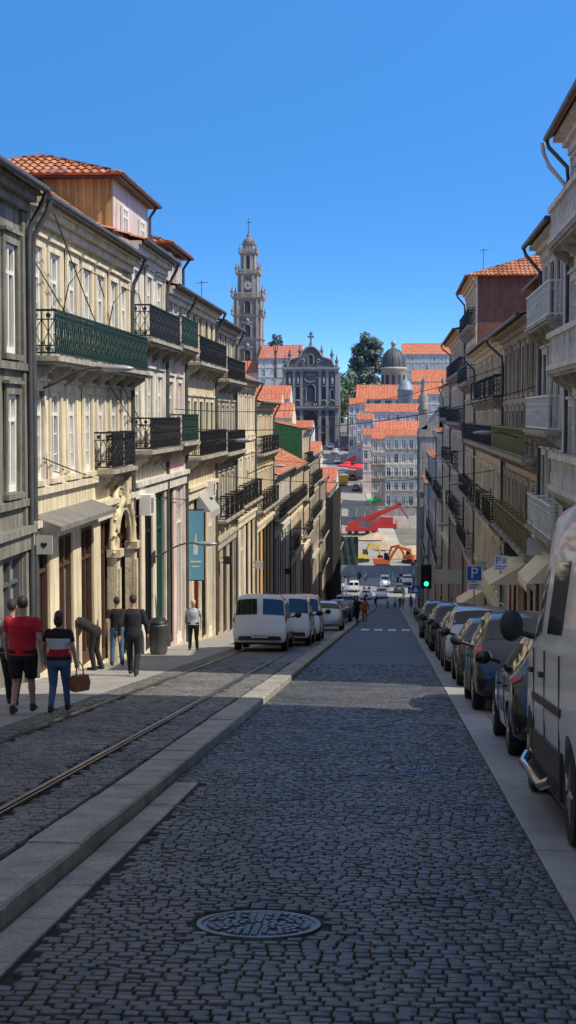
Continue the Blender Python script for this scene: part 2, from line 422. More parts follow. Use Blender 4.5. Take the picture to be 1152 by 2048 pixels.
def win_mesh(w,h,g,fr,sur,det):
    key=(round(w,2),round(h,2),g.name,fr.name,sur.name if sur else '',det)
    if key in WC:return WC[key]
    a=MB();a.add([(-w/2,.10,0),(w/2,.10,0),(w/2,.10,h),(-w/2,.10,h)],[(0,1,2,3)],0)
    f=MB();t=.085
    f.box(-w/2,-w/2+t,.02,.095,0,h,0);f.box(w/2-t,w/2,.02,.095,0,h,0);f.box(-w/2+t,w/2-t,.02,.095,h-t,h,0);f.box(-w/2+t,w/2-t,.02,.095,0,t*1.4,0)
    f.box(-.045,.045,.025,.094,t*1.4,h-t,0)
    zt=h*.74;f.box(-w/2+t,-.045,.03,.093,zt-.035,zt+.035,0);f.box(.045,w/2-t,.03,.093,zt-.035,zt+.035,0)
    if det>1:
        for s in(-1,1):
            for zz in(zt*.35,zt*.68):
                f.box(min(s*.045,s*(w/2-t)),max(s*.045,s*(w/2-t)),.06,.092,zz-.012,zz+.012,0)
    if sur:
        q=.17
        f.box(-w/2-q,-w/2-.001,-.05,-.001,-.02,h,1);f.box(w/2+.001,w/2+q,-.05,-.001,-.02,h,1)
        f.box(-w/2-q,w/2+q,-.055,-.001,h+.001,h+.2,1);f.box(-w/2-q-.05,w/2+q+.05,-.12,-.001,h+.201,h+.27,1)
        f.box(-w/2-q-.04,w/2+q+.04,-.11,-.001,-.13,-.021,1)
    if det==0:
        o=len(a.v);a.v+=f.v;a.f+=[[i+o for i in q] for q in f.f];a.m+=[x+1 for x in f.m];a.s+=f.s
        r=(a.mesh('window',[g,fr,sur or granite]),None)
    else: r=(a.mesh('window',[g]),f.mesh('frame',[fr,sur or granite]))
    WC[key]=r;return r
def rail_mesh(w,d,h,style,det):
    key=('r',round(w,1),d,h,style,det)
    if key in WC:return WC[key]
    mb=MB();t=.018
    def seg(p0,p1):
        p0=Vector(p0);p1=Vector(p1);Ln=(p1-p0).length;dr=(p1-p0)/Ln
        def bx(a,b,z0,z1,th):
            q0=p0+dr*a;q1=p0+dr*b;nn=Vector((-dr.y,dr.x,0))*th/2
            mb.add([q0+nn+Vector((0,0,z0)),q0-nn+Vector((0,0,z0)),q1-nn+Vector((0,0,z0)),q1+nn+Vector((0,0,z0)),
                    q0+nn+Vector((0,0,z1)),q0-nn+Vector((0,0,z1)),q1-nn+Vector((0,0,z1)),q1+nn+Vector((0,0,z1))],
                   [(3,2,1,0),(4,5,6,7),(0,1,5,4),(1,2,6,5),(2,3,7,6),(3,0,4,7)])
        if style=='stone':
            bx(0,Ln,h-.14,h,.22);bx(0,Ln,0,.12,.22)
            n=max(1,int(Ln/.24))
            for i in range(n):
                c=p0+dr*((i+.5)*Ln/n)
                mb.lathe([(.045,.12),(.07,.3),(.03,.5),(.03,.6),(.055,h-.14)],c=c,n=6)
            return
        bx(0,Ln,h-.045,h,.05);bx(0,Ln,.05,.085,.03)
        sp=.12 if det>1 else (.18 if det==1 else .24)
        if style in('yellow','white'):sp=.22
        n=max(1,int(Ln/sp))
        for i in range(n+1): 
            a=i*Ln/n;th=t;bx(max(0,a-th/2),min(Ln,a+th/2),.085,h-.045,th)
        if style in('green','ornate') :
            bx(0,Ln,h-.22,h-.195,.03);bx(0,Ln,.20,.225,.03)
            if det>1:
                m=max(1,int(Ln/.2))
                for i in range(m):
                    a=i*Ln/m;b=(i+1)*Ln/m
                    for za,zb in((.22,h-.2),(h-.2,.22)):
                        mb.cyl(p0+dr*a+Vector((0,0,za)),p0+dr*b+Vector((0,0,zb)),.012,n=4,caps=False)
                    c=p0+dr*((a+b)/2)
                    nn=Vector((-dr.y,dr.x,0))*.012
                    for zc in(.14,h-.13):
                        rr=[[c+dr*math.cos(k*1.0472)*q+Vector((0,0,zc+math.sin(k*1.0472)*q))+nn*sg for k in range(6)] for q,sg in((.055,-1),(.055,1))]
                        mb.ring_loft(rr,0)
        elif style in('iron','yellow','white') and det>0:
            bx(0,Ln,h-.24,h-.225,.02)
            m=max(1,int(Ln/.45))
            for i in range(m):
                a=(i+.5)*Ln/m;c=p0+dr*a;pts=[]
                for k in range(9):
                    u=k/8*2*math.pi;pts.append(c+dr*.11*math.cos(u)+Vector((0,0,h*.45+.17*math.sin(u))))
                mb.tube(pts,.012,4)
    seg((0,0,0),(0,-d,0));seg((0,-d,0),(w,-d,0));seg((w,-d,0),(w,0,0))
    M={'iron':iron,'ornate':iron,'green':greenp,'yellow':yellowp,'stone':whitestone,'white':whitep}[style]
    r=mb.mesh('railing',[M]);WC[key]=r;return r
def balcony(par,x0,x1,z,style,d=.55,h=.95,det=1,slabm=None):
    mb=MB();w=x1-x0
    mb.box(-.06,w+.06,-d-.08,-.002,-.10,0);mb.box(-.02,w+.02,-d-.02,-.002,-.17,-.101)
    n=max(2,int(w/1.6)+1)
    for i in range(n):
        c=.12+(w-.24)*i/(n-1)
        mb.add([(c-.07,-.002,-.171),(c-.07,-.002,-.55),(c-.07,-.12,-.5),(c-.07,-d+.05,-.25),(c-.07,-d+.05,-.171),
           (c+.07,-.002,-.171),(c+.07,-.002,-.55),(c+.07,-.12,-.5),(c+.07,-d+.05,-.25),(c+.07,-d+.05,-.171)],
          [(0,1,2,3,4),(9,8,7,6,5),(1,6,7,2),(2,7,8,3),(3,8,9,4)])
    b=mb.obj('balcony',[slabm or granite],par,(x0,0,z))
    mkobj('railing',rail_mesh(w,d,h,style,det),b,(0,0,.001))
    return b
HN=0
def house(label,side,Y0,Y1,eave,wc,floors=None,n=None,depth=11,X=None,rise=1.9,det=1,rails='iron',fr=None,sur=None,ov=.45,zb=None,org=None,rot=None,W=None,
          shops=True,shoptop=None,hip=False,tilem=None,roof=True,glass=None,name='townhouse',sidew=None,pipes=True,group='terraced townhouses lining the street',pil=True,step=.24,storey=3.1,balc=.5,cat='house',doorfr=None):
    global HN;HN+=1
    rr=random.Random(HN*17+3)
    XL=-7.4;XR=4.6
    sur=sur or rr.choice([granite,creamst,whitestone,creamst])
    if side=='L': zb=G(Y1);org=(XL if X is None else X,Y0,zb);rz=math.pi/2;W=Y1-Y0;gz=lambda x:G(Y0+x)-zb
    elif side=='R': zb=G(Y1);org=(XR if X is None else X,Y1,zb);rz=-math.pi/2;W=Y1-Y0;gz=lambda x:G(Y1-x)-zb
    else: rz=rot or 0;gz=lambda x:0
    W-=.015;H=eave-zb
    root=top(name,label,cat,org,(0,0,rz),group)
    wm=wall(wc) if isinstance(wc,tuple) else wc
    fr=fr or whitep
    if n is None:n=max(2,int(round(W/1.75)))
    if floors is None:
        floors=[];z=eave-.75;lim=max(G(Y0) if side in'LR' else zb,zb)+4.0
        while z-2.0>lim:
            wh=rr.choice([1.9,2.05,2.15]);b=None
            if rr.random()<balc:b=rr.choice(['full','each','each','some'])
            floors.append((z-wh,z,n,.95,b));z-=storey
        shoptop=shoptop or (z+.35)
    holes=[];wins=[]
    for (s,t,k,ww,b) in floors:
        xs=[(i+.5)*W/k for i in range(k)]
        ww=min(ww,W/k*.62)
        for i,x in enumerate(xs):
            holes.append((x-ww/2,x+ww/2,s-zb,t-zb));wins.append((x,ww,s-zb,t-s,'w'))
        if b:
            stl=rails if isinstance(rails,str) else rr.choice(rails)
            if b=='full':balcony(root,.25,W-.25,s-zb-.02,stl,det=det)
            else:
                idx=range(k) if b=='each' else ([i for i in range(k) if rr.random()<.5] if b=='some' else b)
                for i in idx:balcony(root,xs[i]-ww/2-.3,xs[i]+ww/2+.3,s-zb-.02,stl,det=det,d=.45)
    if shops:
        ns=max(2,int(W/2.0));st=(shoptop if shoptop is not None else zb+gz(0)+3.4)-zb
        for i in range(ns):
            c=(i+.5)*W/ns;sw=min(1.5,W/ns*.7);g0=max(gz(c-sw/2),gz(c+sw/2))+.02
            holes.append((c-sw/2,c+sw/2,g0,st-.55));wins.append((c,sw,g0,st-.55-g0,'s'))
    mb=MB()
    xs=sorted(set([0,W]+[h[0] for h in holes]+[h[1] for h in holes]));zs=sorted(set([-1.5,H]+[h[2] for h in holes]+[h[3] for h in holes]))
    for i in range(len(xs)-1):
        run=None
        for j in range(len(zs)-1):
            cx=(xs[i]+xs[i+1])/2;cz=(zs[j]+zs[j+1])/2
            ins=any(h[0]<cx<h[1] and h[2]<cz<h[3] for h in holes)
            if ins:
                if run is not None:
                    mb.add([(xs[i],0,run),(xs[i+1],0,run),(xs[i+1],0,zs[j]),(xs[i],0,zs[j])],[(0,1,2,3)]);run=None
            elif run is None:run=zs[j]
        if run is not None:mb.add([(xs[i],0,run),(xs[i+1],0,run),(xs[i+1],0,H),(xs[i],0,H)],[(0,1,2,3)])
    for (a,b,c,d) in holes:
        q=.22
        mb.add([(a,0,c),(b,0,c),(b,0,d),(a,0,d),(a,q,c),(b,q,c),(b,q,d),(a,q,d)],[(0,4,5,1),(1,5,6,2),(2,6,7,3),(3,7,4,0)])
    my=depth/2
    mb.add([(0,0,-1.5),(0,depth,-1.5),(0,depth,H),(0,my,H+(rise if not hip else 0)),(0,0,H)],[(4,3,2,1,0)],1)
    mb.add([(W,0,-1.5),(W,depth,-1.5),(W,depth,H),(W,my,H+(rise if not hip else 0)),(W,0,H)],[(0,1,2,3,4)],1)
    mb.add([(0,depth,-1.5),(W,depth,-1.5),(W,depth,H),(0,depth,H)],[(3,2,1,0)],1)
    mb.obj('wall',[wm,sidew or wm],root)
    tb=MB()
    if pil:
        for a in(.004,W-.344):tb.box(a,a+.34,-.07,-.001,-1.2,H-.46)
    tb.box(.002,W-.002,-.14,-.001,H-.455,H-.26);tb.box(.001,W-.001,-.28,-.001,H-.259,H-.12);tb.box(.003,W-.003,-ov*.8,-.001,H-.119,H-.02)
    for (s,t,k,ww,b) in floors: tb.box(.006,W-.006,-.11,-.002,s-zb-.32,s-zb-.175)
    if shops:
        tb.box(.005,W-.005,-.22,-.002,st-.16,st-.02);tb.box(.007,W-.007,-.13,-.002,st-.5,st-.161)
    tb.obj('stone_trim',[sur or granite],root)
    for (x,ww,z,h,kd) in wins:
        if kd=='w':
            g=glass or rr.choice([glassd,glassc,glassc,glassb])
            a,f=win_mesh(ww,h,g,fr,sur,det)
            o=mkobj('window',a,root,(x,0,z),(rr.uniform(-.012,.012),0,rr.uniform(-.012,.012)))
            if f:mkobj('frame',f,o)
        else:
            f2=doorfr or rr.choice([brownfr,greenfr,redfr,iron,whitep,iron])
            key=('s',round(ww,2),round(h,1),f2.name)
            if key not in WC:
                m2=MB();m2.add([(-ww/2,.17,0),(ww/2,.17,0),(ww/2,.17,h),(-ww/2,.17,h)],[(0,1,2,3)],0)
                m2.box(-ww/2,-ww/2+.09,.05,.16,0,h,1);m2.box(ww/2-.09,ww/2,.05,.16,0,h,1);m2.box(-ww/2+.09,ww/2-.09,.05,.16,h-.1,h,1)
                m2.box(-.05,.05,.06,.159,.3,h-.1,1);m2.box(-ww/2+.09,ww/2-.09,.06,.158,0,.3,1);m2.box(-ww/2+.09,-.05,.07,.157,h*.76,h*.76+.07,1);m2.box(.05,ww/2-.09,.07,.157,h*.76,h*.76+.07,1)
                WC[key]=m2.mesh('shop_door',[rr.choice([glassd,glassc]),f2])
            mkobj('shop_door',WC[key],root,(x,0,z))
    tm=tilem or tile
    if roof:
        mb=MB();z0=H+.02;dz=ov*rise/my
        if hip:
            hi=min(W*.35,my)
            slope(mb,(-ov,-ov,z0-dz*.3),(W+ov,-ov,z0-dz*.3),(hi,my,z0+rise),(W-hi,my,z0+rise),step=step)
            slope(mb,(W+ov,depth+ov,z0-dz*.3),(-ov,depth+ov,z0-dz*.3),(W-hi,my,z0+rise),(hi,my,z0+rise),step=step)
            slope(mb,(-ov,depth+ov,z0-dz*.3),(-ov,-ov,z0-dz*.3),(hi,my,z0+rise),(hi,my-.01,z0+rise),step=step)
            slope(mb,(W+ov,-ov,z0-dz*.3),(W+ov,depth+ov,z0-dz*.3),(W-hi,my-.01,z0+rise),(W-hi,my,z0+rise),step=step)
        else:
            slope(mb,(.01,-ov,z0-dz*.2),(W-.01,-ov,z0-dz*.2),(.01,my,z0+rise),(W-.01,my,z0+rise),step=step)
            slope(mb,(W-.01,depth+.2,z0),(.01,depth+.2,z0),(W-.01,my,z0+rise),(.01,my,z0+rise),step=step)
            mb.tube([(0,my,z0+rise+.05),(W,my,z0+rise+.05)],.1)
        mb.obj('roof',[tm],root)
        if pipes:
            mb=MB();mb.tube([(0.02,-ov-.05,H-.02),(W-.02,-ov-.05,H-.02)],.075,8);mb.obj('gutter',[zinc],root)
            x=W-.12 if side=='L' else .12
            mb=MB();mb.tube([(x,-ov-.05,H-.05),(x,-ov+.02,H-.25),(x,-.16,H-.75),(x,-.13,H-1.1),(x,-.13,gz(x)+.1)],.055,8);mb.obj('drainpipe',[zinc],root)
            if side in'LR' and W>6:
                cx=rr.uniform(.2,.8)*W;mb=MB();mb.box(cx-.35,cx+.35,my-.6,my-.1,H+rise*.6,H+rise+1.0);mb.box(cx-.42,cx+.42,my-.67,my-.03,H+rise+1.001,H+rise+1.1);mb.obj('chimney',[wm],root)
    root["zb"]=zb
    return root
def attic(par,x0,x1,y0,y1,z0,z1,cm,fm,rise=.9,wins=2,ov=.35,ribs=True):
    mb=MB()
    mb.box(x0,x1,y0,y1,z0,z1,0)
    if ribs:
        k=int((y1-y0)/.22)
        for i in range(k):
            y=y0+.1+i*.22
            mb.box(x0-.035,x0-.001,y,y+.1,z0,z1-.01,0);mb.box(x1+.001,x1+.035,y,y+.1,z0,z1-.01,0)
    mb.box(x0-.001,x1+.001,y0-.02,y0-.001,z0+.01,z1-.01,1)
    o=mb.obj('attic',[cm,fm],par)
    for i in range(wins):
        x=x0+(i+.5)*(x1-x0)/wins;ww=min(.8,(x1-x0)/wins*.5)
        a,f=win_mesh(ww,min(1.1,z1-z0-.4),glassd,whitep,None,1)
        q=mkobj('window',a,o,(x,y0-.13,z0+.25));mkobj('frame',f,q,(0,0,0))
    mb=MB();my=(y0+y1)/2;hi=min((x1-x0),(y1-y0))*.45
    za=z1+.03;zt=z1+rise;X0,X1,Ya,Yb=x0-ov,x1+ov,y0-ov,y1+ov;mx=(x0+x1)/2
    if (x1-x0)>=(y1-y0):
        r0=(x0+hi,my,zt);r1=(x1-hi,my,zt)
        slope(mb,(X0,Ya,za),(X1,Ya,za),r0,r1);slope(mb,(X1,Yb,za),(X0,Yb,za),r1,r0)
        slope(mb,(X0,Yb,za),(X0,Ya,za),r0,r0);slope(mb,(X1,Ya,za),(X1,Yb,za),r1,r1)
    else:
        r0=(mx,y0+hi,zt);r1=(mx,y1-hi,zt)
        slope(mb,(X0,Yb,za),(X0,Ya,za),r1,r0);slope(mb,(X1,Ya,za),(X1,Yb,za),r0,r1)
        slope(mb,(X0,Ya,za),(X1,Ya,za),r0,r0);slope(mb,(X1,Yb,za),(X0,Yb,za),r1,r1)
    mb.box(X0+.05,X1-.05,Ya+.05,Yb-.05,z1-.06,z1+.0,1)
    mb.obj('attic_roof',[tile,brownfr],o)
    mb=MB();mb.tube([(X0,Ya-.03,z1),(X1,Ya-.03,z1),(X1+.03,Yb,z1)],.06,8);mb.tube([(x1-.1,Ya,z1-.02),(x1-.1,y0-.1,z1-.4),(x1-.1,y0-.1,z0+.1)],.05,8)
    mb.obj('gutter',[zinc],o)
    return o
mustard=mat('mustard_cladding',(.50,.32,.12),.7,var=.15,streak=.3)
pinkw=wall((.68,.56,.52))
slatew=mat('grey_cladding',(.34,.33,.34),.7,var=.15,streak=.3)
brownclad=mat('brown_cladding',(.16,.075,.05),.7,var=.25,streak=.3)
greenclad=mat('green_corrugated_wall',(.015,.13,.05),.6,var=.12,streak=.3)
darknet=mat('black_scaffold_netting',(.016,.017,.02),.9,var=.5,scale=.6,bump=.8,bscale=3)
gshut=mat('grey_metal_door',(.10,.105,.11),.5,var=.15)

# ---- left row
house('long shaded granite townhouse beside the pavement','L',-14,25.3,4.6,(.35,.33,.29),det=0,n=18)
house('narrow dark granite townhouse with grey ground floor','L',25.3,29.95,4.5,darkgranite,[(1.2,3.3,2,.9,None),(-1.5,.4,2,.9,None)],shoptop=-2.2,sur=darkgranite,det=1,rise=3.2,doorfr=gshut)
h1=house('cream townhouse with tall windows and long green iron balcony','L',30,42,4.4,(.78,.67,.46),
   [(1.22,3.5,7,.95,'full'),(-1.35,.5,7,.92,[4,5])],rails='green',det=2,shoptop=-2.15,rise=4.1,sur=creamst,doorfr=brownfr)
for o in h1.children:
    if o.name.startswith('balcony') and o.location.z+h1["zb"]<0:
        for c in o.children:c.data=rail_mesh(.9*1+.6,.45,.95,'ornate',2)
g=h1["zb"]
mb=MB();mb.tube([(.15,-.5,4.35-g),(.15,-.45,4.1-g),(.15,-.15,3.6-g),(.15,-.13,3.2-g),(.15,-.13,-5.4-g)],.06,8);mb.obj('drainpipe',[zinc],h1)
h2=house('pale townhouse with black iron balconies and ochre clad attic','L',42,48.5,4.9,(.78,.71,.57),
   [(2.2,4.15,3,.95,'full'),(-1.0,1.2,3,.95,'full')],rails='ornate',det=2,shoptop=-1.9,sur=whitestone)
attic(h2,.3,6.3,.5,5.6,4.9-h2["zb"]-.2,6.7-h2["zb"],mustard,pinkw,1.0,2)
h3=house('pinkish townhouse with green balcony and grey attic','L',48.5,53,4.2,(.76,.55,.50),
   [(2.3,3.8,2,.95,'full'),(-.9,1.1,2,.95,'full')],rails='green',det=2,shoptop=-1.9,sur=whitestone)
attic(h3,.1,4.3,.05,5,4.2-h3["zb"]-.1,5.5-h3["zb"],slatew,slatew,.8,2)
h4=house('beige townhouse with black iron balconies and shutters','L',53,62,4.2,(.66,.54,.37),
   [(1.9,3.7,5,.9,'full'),(-1.5,.5,5,.9,'full')],rails='iron',det=2,shoptop=-2.6,fr=greenfr,sur=creamst,rise=2.6)
house('granite townhouse with two rows of iron balconies','L',62,70,3.9,(.46,.40,.31),[(1.5,3.3,4,.9,'full'),(-1.6,.4,4,.9,'full'),(-4.4,-2.6,4,.9,'each')],shoptop=-5.2,sur=granite,rise=2.6)
house('narrow cream townhouse with iron balconies','L',70,80,1.7,(.80,.68,.50),rails='iron',balc=.9,n=5,rise=3,sur=creamst)
house('ochre townhouse with iron balconies','L',80,92,.7,(.74,.54,.26),balc=.9,n=6,rise=3,sur=creamst)
house('low white townhouse with tiled roof','L',92,107,-3.7,(.80,.76,.67),balc=.7,n=8,rise=3,sur=whitestone)
house('low cream townhouse with red tiled roof','L',107,123,-3.9,(.76,.64,.44),balc=.7,n=8,rise=3,sur=creamst)
house('taller townhouse with green corrugated side wall','L',123,132,-1.2,(.56,.36,.26),sidew=greenclad,balc=.7,n=5,rise=1.3)
house('granite townhouse with orange tiled roof','L',132,150,-3.6,(.60,.52,.41),balc=.7,n=9)
house('cream townhouse near the foot of the hill','L',150,165,-6.6,(.66,.56,.41),balc=.7,n=8)
h12=house('townhouse wrapped in black scaffold netting','L',165,190,-8.6,(.3,.28,.25),det=0,n=8)
mb=MB()
vs=[];fs=[];nx=60
for i in range(nx+1):
    for j in range(9):
        vs.append((-.2+24.9*i/nx,-.75-.13*math.sin(i*1.3+j*.8)-.08*math.sin(i*2.9),-.2+15.8*j/8))
        if i and j: a=i*9+j;fs.append((a-10,a-1,a,a-9))
mb.add(vs,fs,0,True);mb.box(-.22,-.17,-.9,.3,-.2,15.6);mb.obj('scaffold_netting',[darknet],h12)
house('plain granite townhouse at the bottom of the street','L',190,214,-12,(.42,.38,.33),det=0,n=9)
# ---- right row
house('long townhouse beside the parked vans','R',-14,22.6,9.0,(.56,.51,.44),det=0,n=18,depth=5)
r0=house('tall pale townhouse with stone balustrade balconies','R',31.4,39.5,7.1,(.78,.73,.63),
   [(4.35,6.3,5,.95,'full'),(1.15,3.4,5,.95,'full'),(-1.9,.2,5,.95,'each')],rails='stone',det=1,ov=.65,shoptop=-2.8,depth=5,sur=whitestone)
gz0=r0["zb"]
mb=MB();mb.tube([(-.05,-.78,7.0-gz0),(-.05,-.75,6.75-gz0),(-.05,-.6,6.4-gz0),(.05,-.2,5.9-gz0),(.1,-.16,5.4-gz0),(.1,-.15,-6-gz0)],.06,8);mb.obj('curved_drainpipe',[mat('pale_pipe',(.6,.6,.58),.5)],r0)
r1=house('pale townhouse with white balconies and tiled eaves','R',39.5,46.5,5.1,(.78,.72,.58),
   [(2.6,4.4,4,.95,'full'),(-.4,1.8,4,.95,'full'),(-3.3,-1.2,4,.95,'each')],rails='white',det=2,ov=.6,shoptop=-3.9,fr=greenfr,sur=whitestone)
r2=house('brown townhouse with heavy cornice and ochre balcony','R',46.5,62,3.1,(.72,.54,.37),
   [(.75,2.4,8,.9,None),(-1.35,.15,8,.9,'full'),(-4.4,-2.4,8,.9,'each')],rails='yellow',det=2,ov=.75,shoptop=-5.1,fr=redfr,sur=granite)
r3=house('weathered townhouse with ochre balcony and timber attic','R',62,83,3.2,(.80,.61,.41),
   [(.75,2.5,11,.9,'some'),(-1.35,.15,11,.9,'full'),(-4.6,-2.5,11,.9,'some'),(-7.6,-5.5,11,.9,None)],rails='iron',det=1,ov=.7,shoptop=-8.2,fr=whitep,sur=creamst)
attic(r2,1,14.4,1.0,7,3.1-r2["zb"]-.1,5.0-r2["zb"],brownclad,brownclad,1.0,6)
r4=house('tall townhouse with brown clad side and hipped tiled roof','R',83,95,7.6,(.80,.62,.43),ov=.6,hip=True,sidew=brownclad,rise=2.2,n=6,balc=.8,depth=12,rails='iron',sur=creamst)
house('pink townhouse with deep cornice','R',95,118,5.4,(.86,.58,.46),ov=.8,n=11,balc=.5,rails='iron',sur=creamst)
house('cream townhouse with narrow windows','R',118,135,2.4,(.84,.73,.52),n=8,balc=.5,sur=creamst)
house('pink plaster townhouse with iron balconies','R',135,155,-1.6,(.84,.56,.44),n=9,balc=.5,sur=whitestone)
house('cream townhouse on the lower slope','R',155,185,-4.5,(.82,.71,.53),n=12,balc=.5,det=0,sur=whitestone)
house('beige townhouse at the foot of the street','R',185,212,-8.5,(.80,.71,.57),n=10,balc=.5,det=0,sur=whitestone)

def wall_lamp(x,y,z,s,lab='grey street lamp on a curved wall bracket'):
    t=top('street_lamp',lab,'street lamp',(x,y,z),group='street lamps on wall brackets')
    mb=MB();pts=[(0,0,0)]+[(s*(.25+1.1*k/6),0,.35*math.sin(k/6*math.pi*.6)+.1) for k in range(7)]
    mb.tube(pts,.028);mb.box(-.02,.02,-.08,.08,-.2,.2);mb.obj('bracket',[zinc],t)
    e=pts[-1];mb=MB()
    mb.ell((e[0]+s*.25,0,e[2]-.01),.36,.14,.075,12);mb.obj('lamp_head',[mat('lamp_grey',(.35,.36,.37),.4,.3)],t)
wall_lamp(-7.35,31.2,.55,1);wall_lamp(-7.35,46,-4.4,1);wall_lamp(-7.35,58,-1.4,1);wall_lamp(-7.35,76,-3,1)
wall_lamp(4.55,49,-1.0,-1);wall_lamp(4.55,70,-3.6,-1);wall_lamp(4.55,90,-7,-1);wall_lamp(-7.35,100,-8,1)
cream=mat('carved_cream_stone',(.70,.60,.41),.8,var=.25,scale=2,streak=.45,bump=.7,bscale=12)
mb=MB();x0=8.7;x1=11.3;mx=(x0+x1)/2
zb0=-6.6-g
for xx in(x0,x1):
    mb.box(xx-.22,xx+.22,-.26,-.003,zb0-.3,zb0+2.9);mb.box(xx-.14,xx+.14,-.31,-.261,zb0+.3,zb0+2.6);mb.box(xx-.28,xx+.28,-.36,-.003,zb0+2.901,zb0+3.1)
def hoop(rx,rz,zc,r,n=14,y=-.16,a0=0,a1=math.pi):
    mb.tube([(mx+rx*math.cos(a0+(a1-a0)*k/n),y,zc+rz*math.sin(a0+(a1-a0)*k/n)) for k in range(n+1)],r,6)
hoop(1.3,1.25,zb0+3.1,.13);hoop(1.02,.98,zb0+3.1,.07);hoop(1.5,1.75,zb0+3.1,.08,y=-.12)
for k in range(13):
    t=math.pi*k/12;c_=Vector((mx+1.42*math.cos(t),-.17,zb0+3.1+1.5*math.sin(t)))
    mb.tube([c_,c_+Vector((.10*math.cos(t),-.06,.10*math.sin(t))),c_+Vector((.2*math.cos(t+.5),-.03,.2*math.sin(t+.5)))],.04,5)
mb.box(mx-.2,mx+.2,-.3,-.003,zb0+4.2,zb0+4.85);mb.box(mx-.75,mx+.75,-.2,-.003,zb0+4.851,zb0+5.0)
for s in(-1,1):mb.tube([(mx+s*(.2+.08*k),-.16,zb0+4.7+.18*math.sin(k*.9)-.05*k) for k in range(10)],.055,6)
mb.obj('carved_doorway',[cream],h1)
mb=MB();mb.add([(.4,-.002,-2.08-g),(6.6,-.002,-2.08-g),(6.6,-.6,-2.3-g),(.4,-.6,-2.3-g),(.4,-.6,-2.4-g),(6.6,-.6,-2.4-g)],[(0,3,2,1),(3,4,5,2)])
mb.add([(.4,-.002,-2.08-g),(.4,-.6,-2.3-g),(.4,-.6,-2.4-g),(.4,-.002,-2.4-g)],[(0,1,2,3)])
mb.add([(.4,-.002,-2.4-g),(6.6,-.002,-2.4-g),(6.6,-.6,-2.4-g),(.4,-.6,-2.4-g)],[(0,1,2,3)])
mb.obj('canopy',[mat('canopy_grey',(.20,.19,.17),.7,var=.2,streak=.2)],h1)
mb=MB();mb.box(.1,.15,-.48,-.14,-2.84-g,-2.46-g);mb.box(.12,.14,-.14,-.002,-2.66-g,-2.63-g);mb.obj('hanging_sign',[mat('sign_cream',(.42,.42,.38),.6)],h1)
mb=MB()
def heart(mb,cx,cy,cz,s,nx=16):
    vs=[(cx,cy+s*.062*16*math.sin(t)**3,cz+s*.062*(13*math.cos(t)-5*math.cos(2*t)-2*math.cos(3*t)-math.cos(4*t))) for t in [2*math.pi*k/nx for k in range(nx)]]
    mb.add(vs,[tuple(range(nx))])
heart(mb,.094,-.31,-2.65-g,.07);mb.obj('heart_emblem',[iron],h1)
def acunit(par,x,z):
    mb=MB();mb.box(0,.85,-.45,-.12,0,.6);
    for k in range(9):mb.box(.08,.5,-.465,-.451,.08+k*.05,.1+k*.05,1)
    mb.box(.1,.14,-.12,-.002,-.05,-.005);mb.box(.7,.74,-.12,-.002,-.05,-.005)
    mb.obj('air_conditioner',[whitep,iron],par,(x,0,z))
acunit(h2,.8,-2.9-h2["zb"]);acunit(h2,2.4,.0-h2["zb"]-.95)
acunit(h4,5,-3.2-h4["zb"]);acunit(r1,1.5,-3.6-r1["zb"])
t=top('hanging_banner','tall pale blue hanging banner with white figure on shop front','banner',(-7.35,53.2,-5.9))
mb=MB();mb.box(.05,.62,-.01,.01,0,2.5);mb.obj('banner_cloth',[mat('banner_blue',(.16,.42,.60),.7,var=.06)],t)
mb=MB()
mb.add([(.33+a*.16,-.013,1.3+b*.40) for a,b in((-.5,-1),(.5,-1),(.55,-.2),(.25,.3),(.3,.8),(.1,1),(-.1,.6),(-.25,.2),(-.5,-.2))],[tuple(range(9))])
mb.box(.14,.52,-.016,-.012,.62,.68);mb.box(.2,.46,-.016,-.012,.45,.5);mb.obj('printed_figure',[whitep],t)
mb=MB();mb.tube([(-.05,0,2.52),(.66,0,2.52)],.02);mb.tube([(-.05,0,-.02),(.66,0,-.02)],.02);mb.obj('bracket',[iron],t)
# small projecting plain signs
cols=[((.5,.5,.47),'pale'),((.03,.03,.03),'black')]
for i,(s,y,h,ci,sz) in enumerate([(-1,64,3.3,1,.35),(-1,79,3.4,0,.4),(-1,101,3.4,1,.4),(1,44,3.3,0,.5),(1,53,3.5,1,.5),(1,72,3.3,0,.45),(1,104,3.4,1,.5)]):
    c,nm=cols[ci];x=-7.38 if s<0 else 4.58
    t=top('shop_sign',nm+' blank shop sign projecting from the facade','sign',(x,y,G(y)+h),group='projecting shop signs')
    mb=MB();mb.box(min(-s*.15,-s*(.15+sz)),max(-s*.15,-s*(.15+sz)),-.04,.04,-sz*.5,sz*.5);mb.obj('panel',[mat('sign_panel_'+nm,c,.5,var=.1)],t)
    mb=MB();mb.tube([(0,0,sz*.3),(-s*.16,0,sz*.3)],.02);mb.tube([(0,0,-sz*.3),(-s*.16,0,-sz*.3)],.02);mb.obj('bracket',[iron],t)
for i,(x,y,z) in enumerate([(-8.4,66,4.7),(-8.3,74,3.2),(-8.5,88,2.3),(5.2,88,8.4),(5.3,104,6.2),(5.2,125,3.2),(-8.3,112,-2.8),(-8.2,140,-2.6)]):
    t=top('television_aerial','thin metal television aerial on a tiled roof','aerial',(x,y,z-.4),(0,0,R.uniform(0,3)),'television aerials on the roofs')
    mb=MB();mb.cyl((0,0,0),(0,0,1.6),.018,n=5);mb.cyl((-.4,0,1.5),(.4,0,1.5),.012,n=4)
    for k in range(6):mb.cyl((-.35+k*.14,-.2+.02*k,1.5),(-.35+k*.14,.2-.02*k,1.5),.008,n=4)
    mb.obj('mast',[zinc],t)
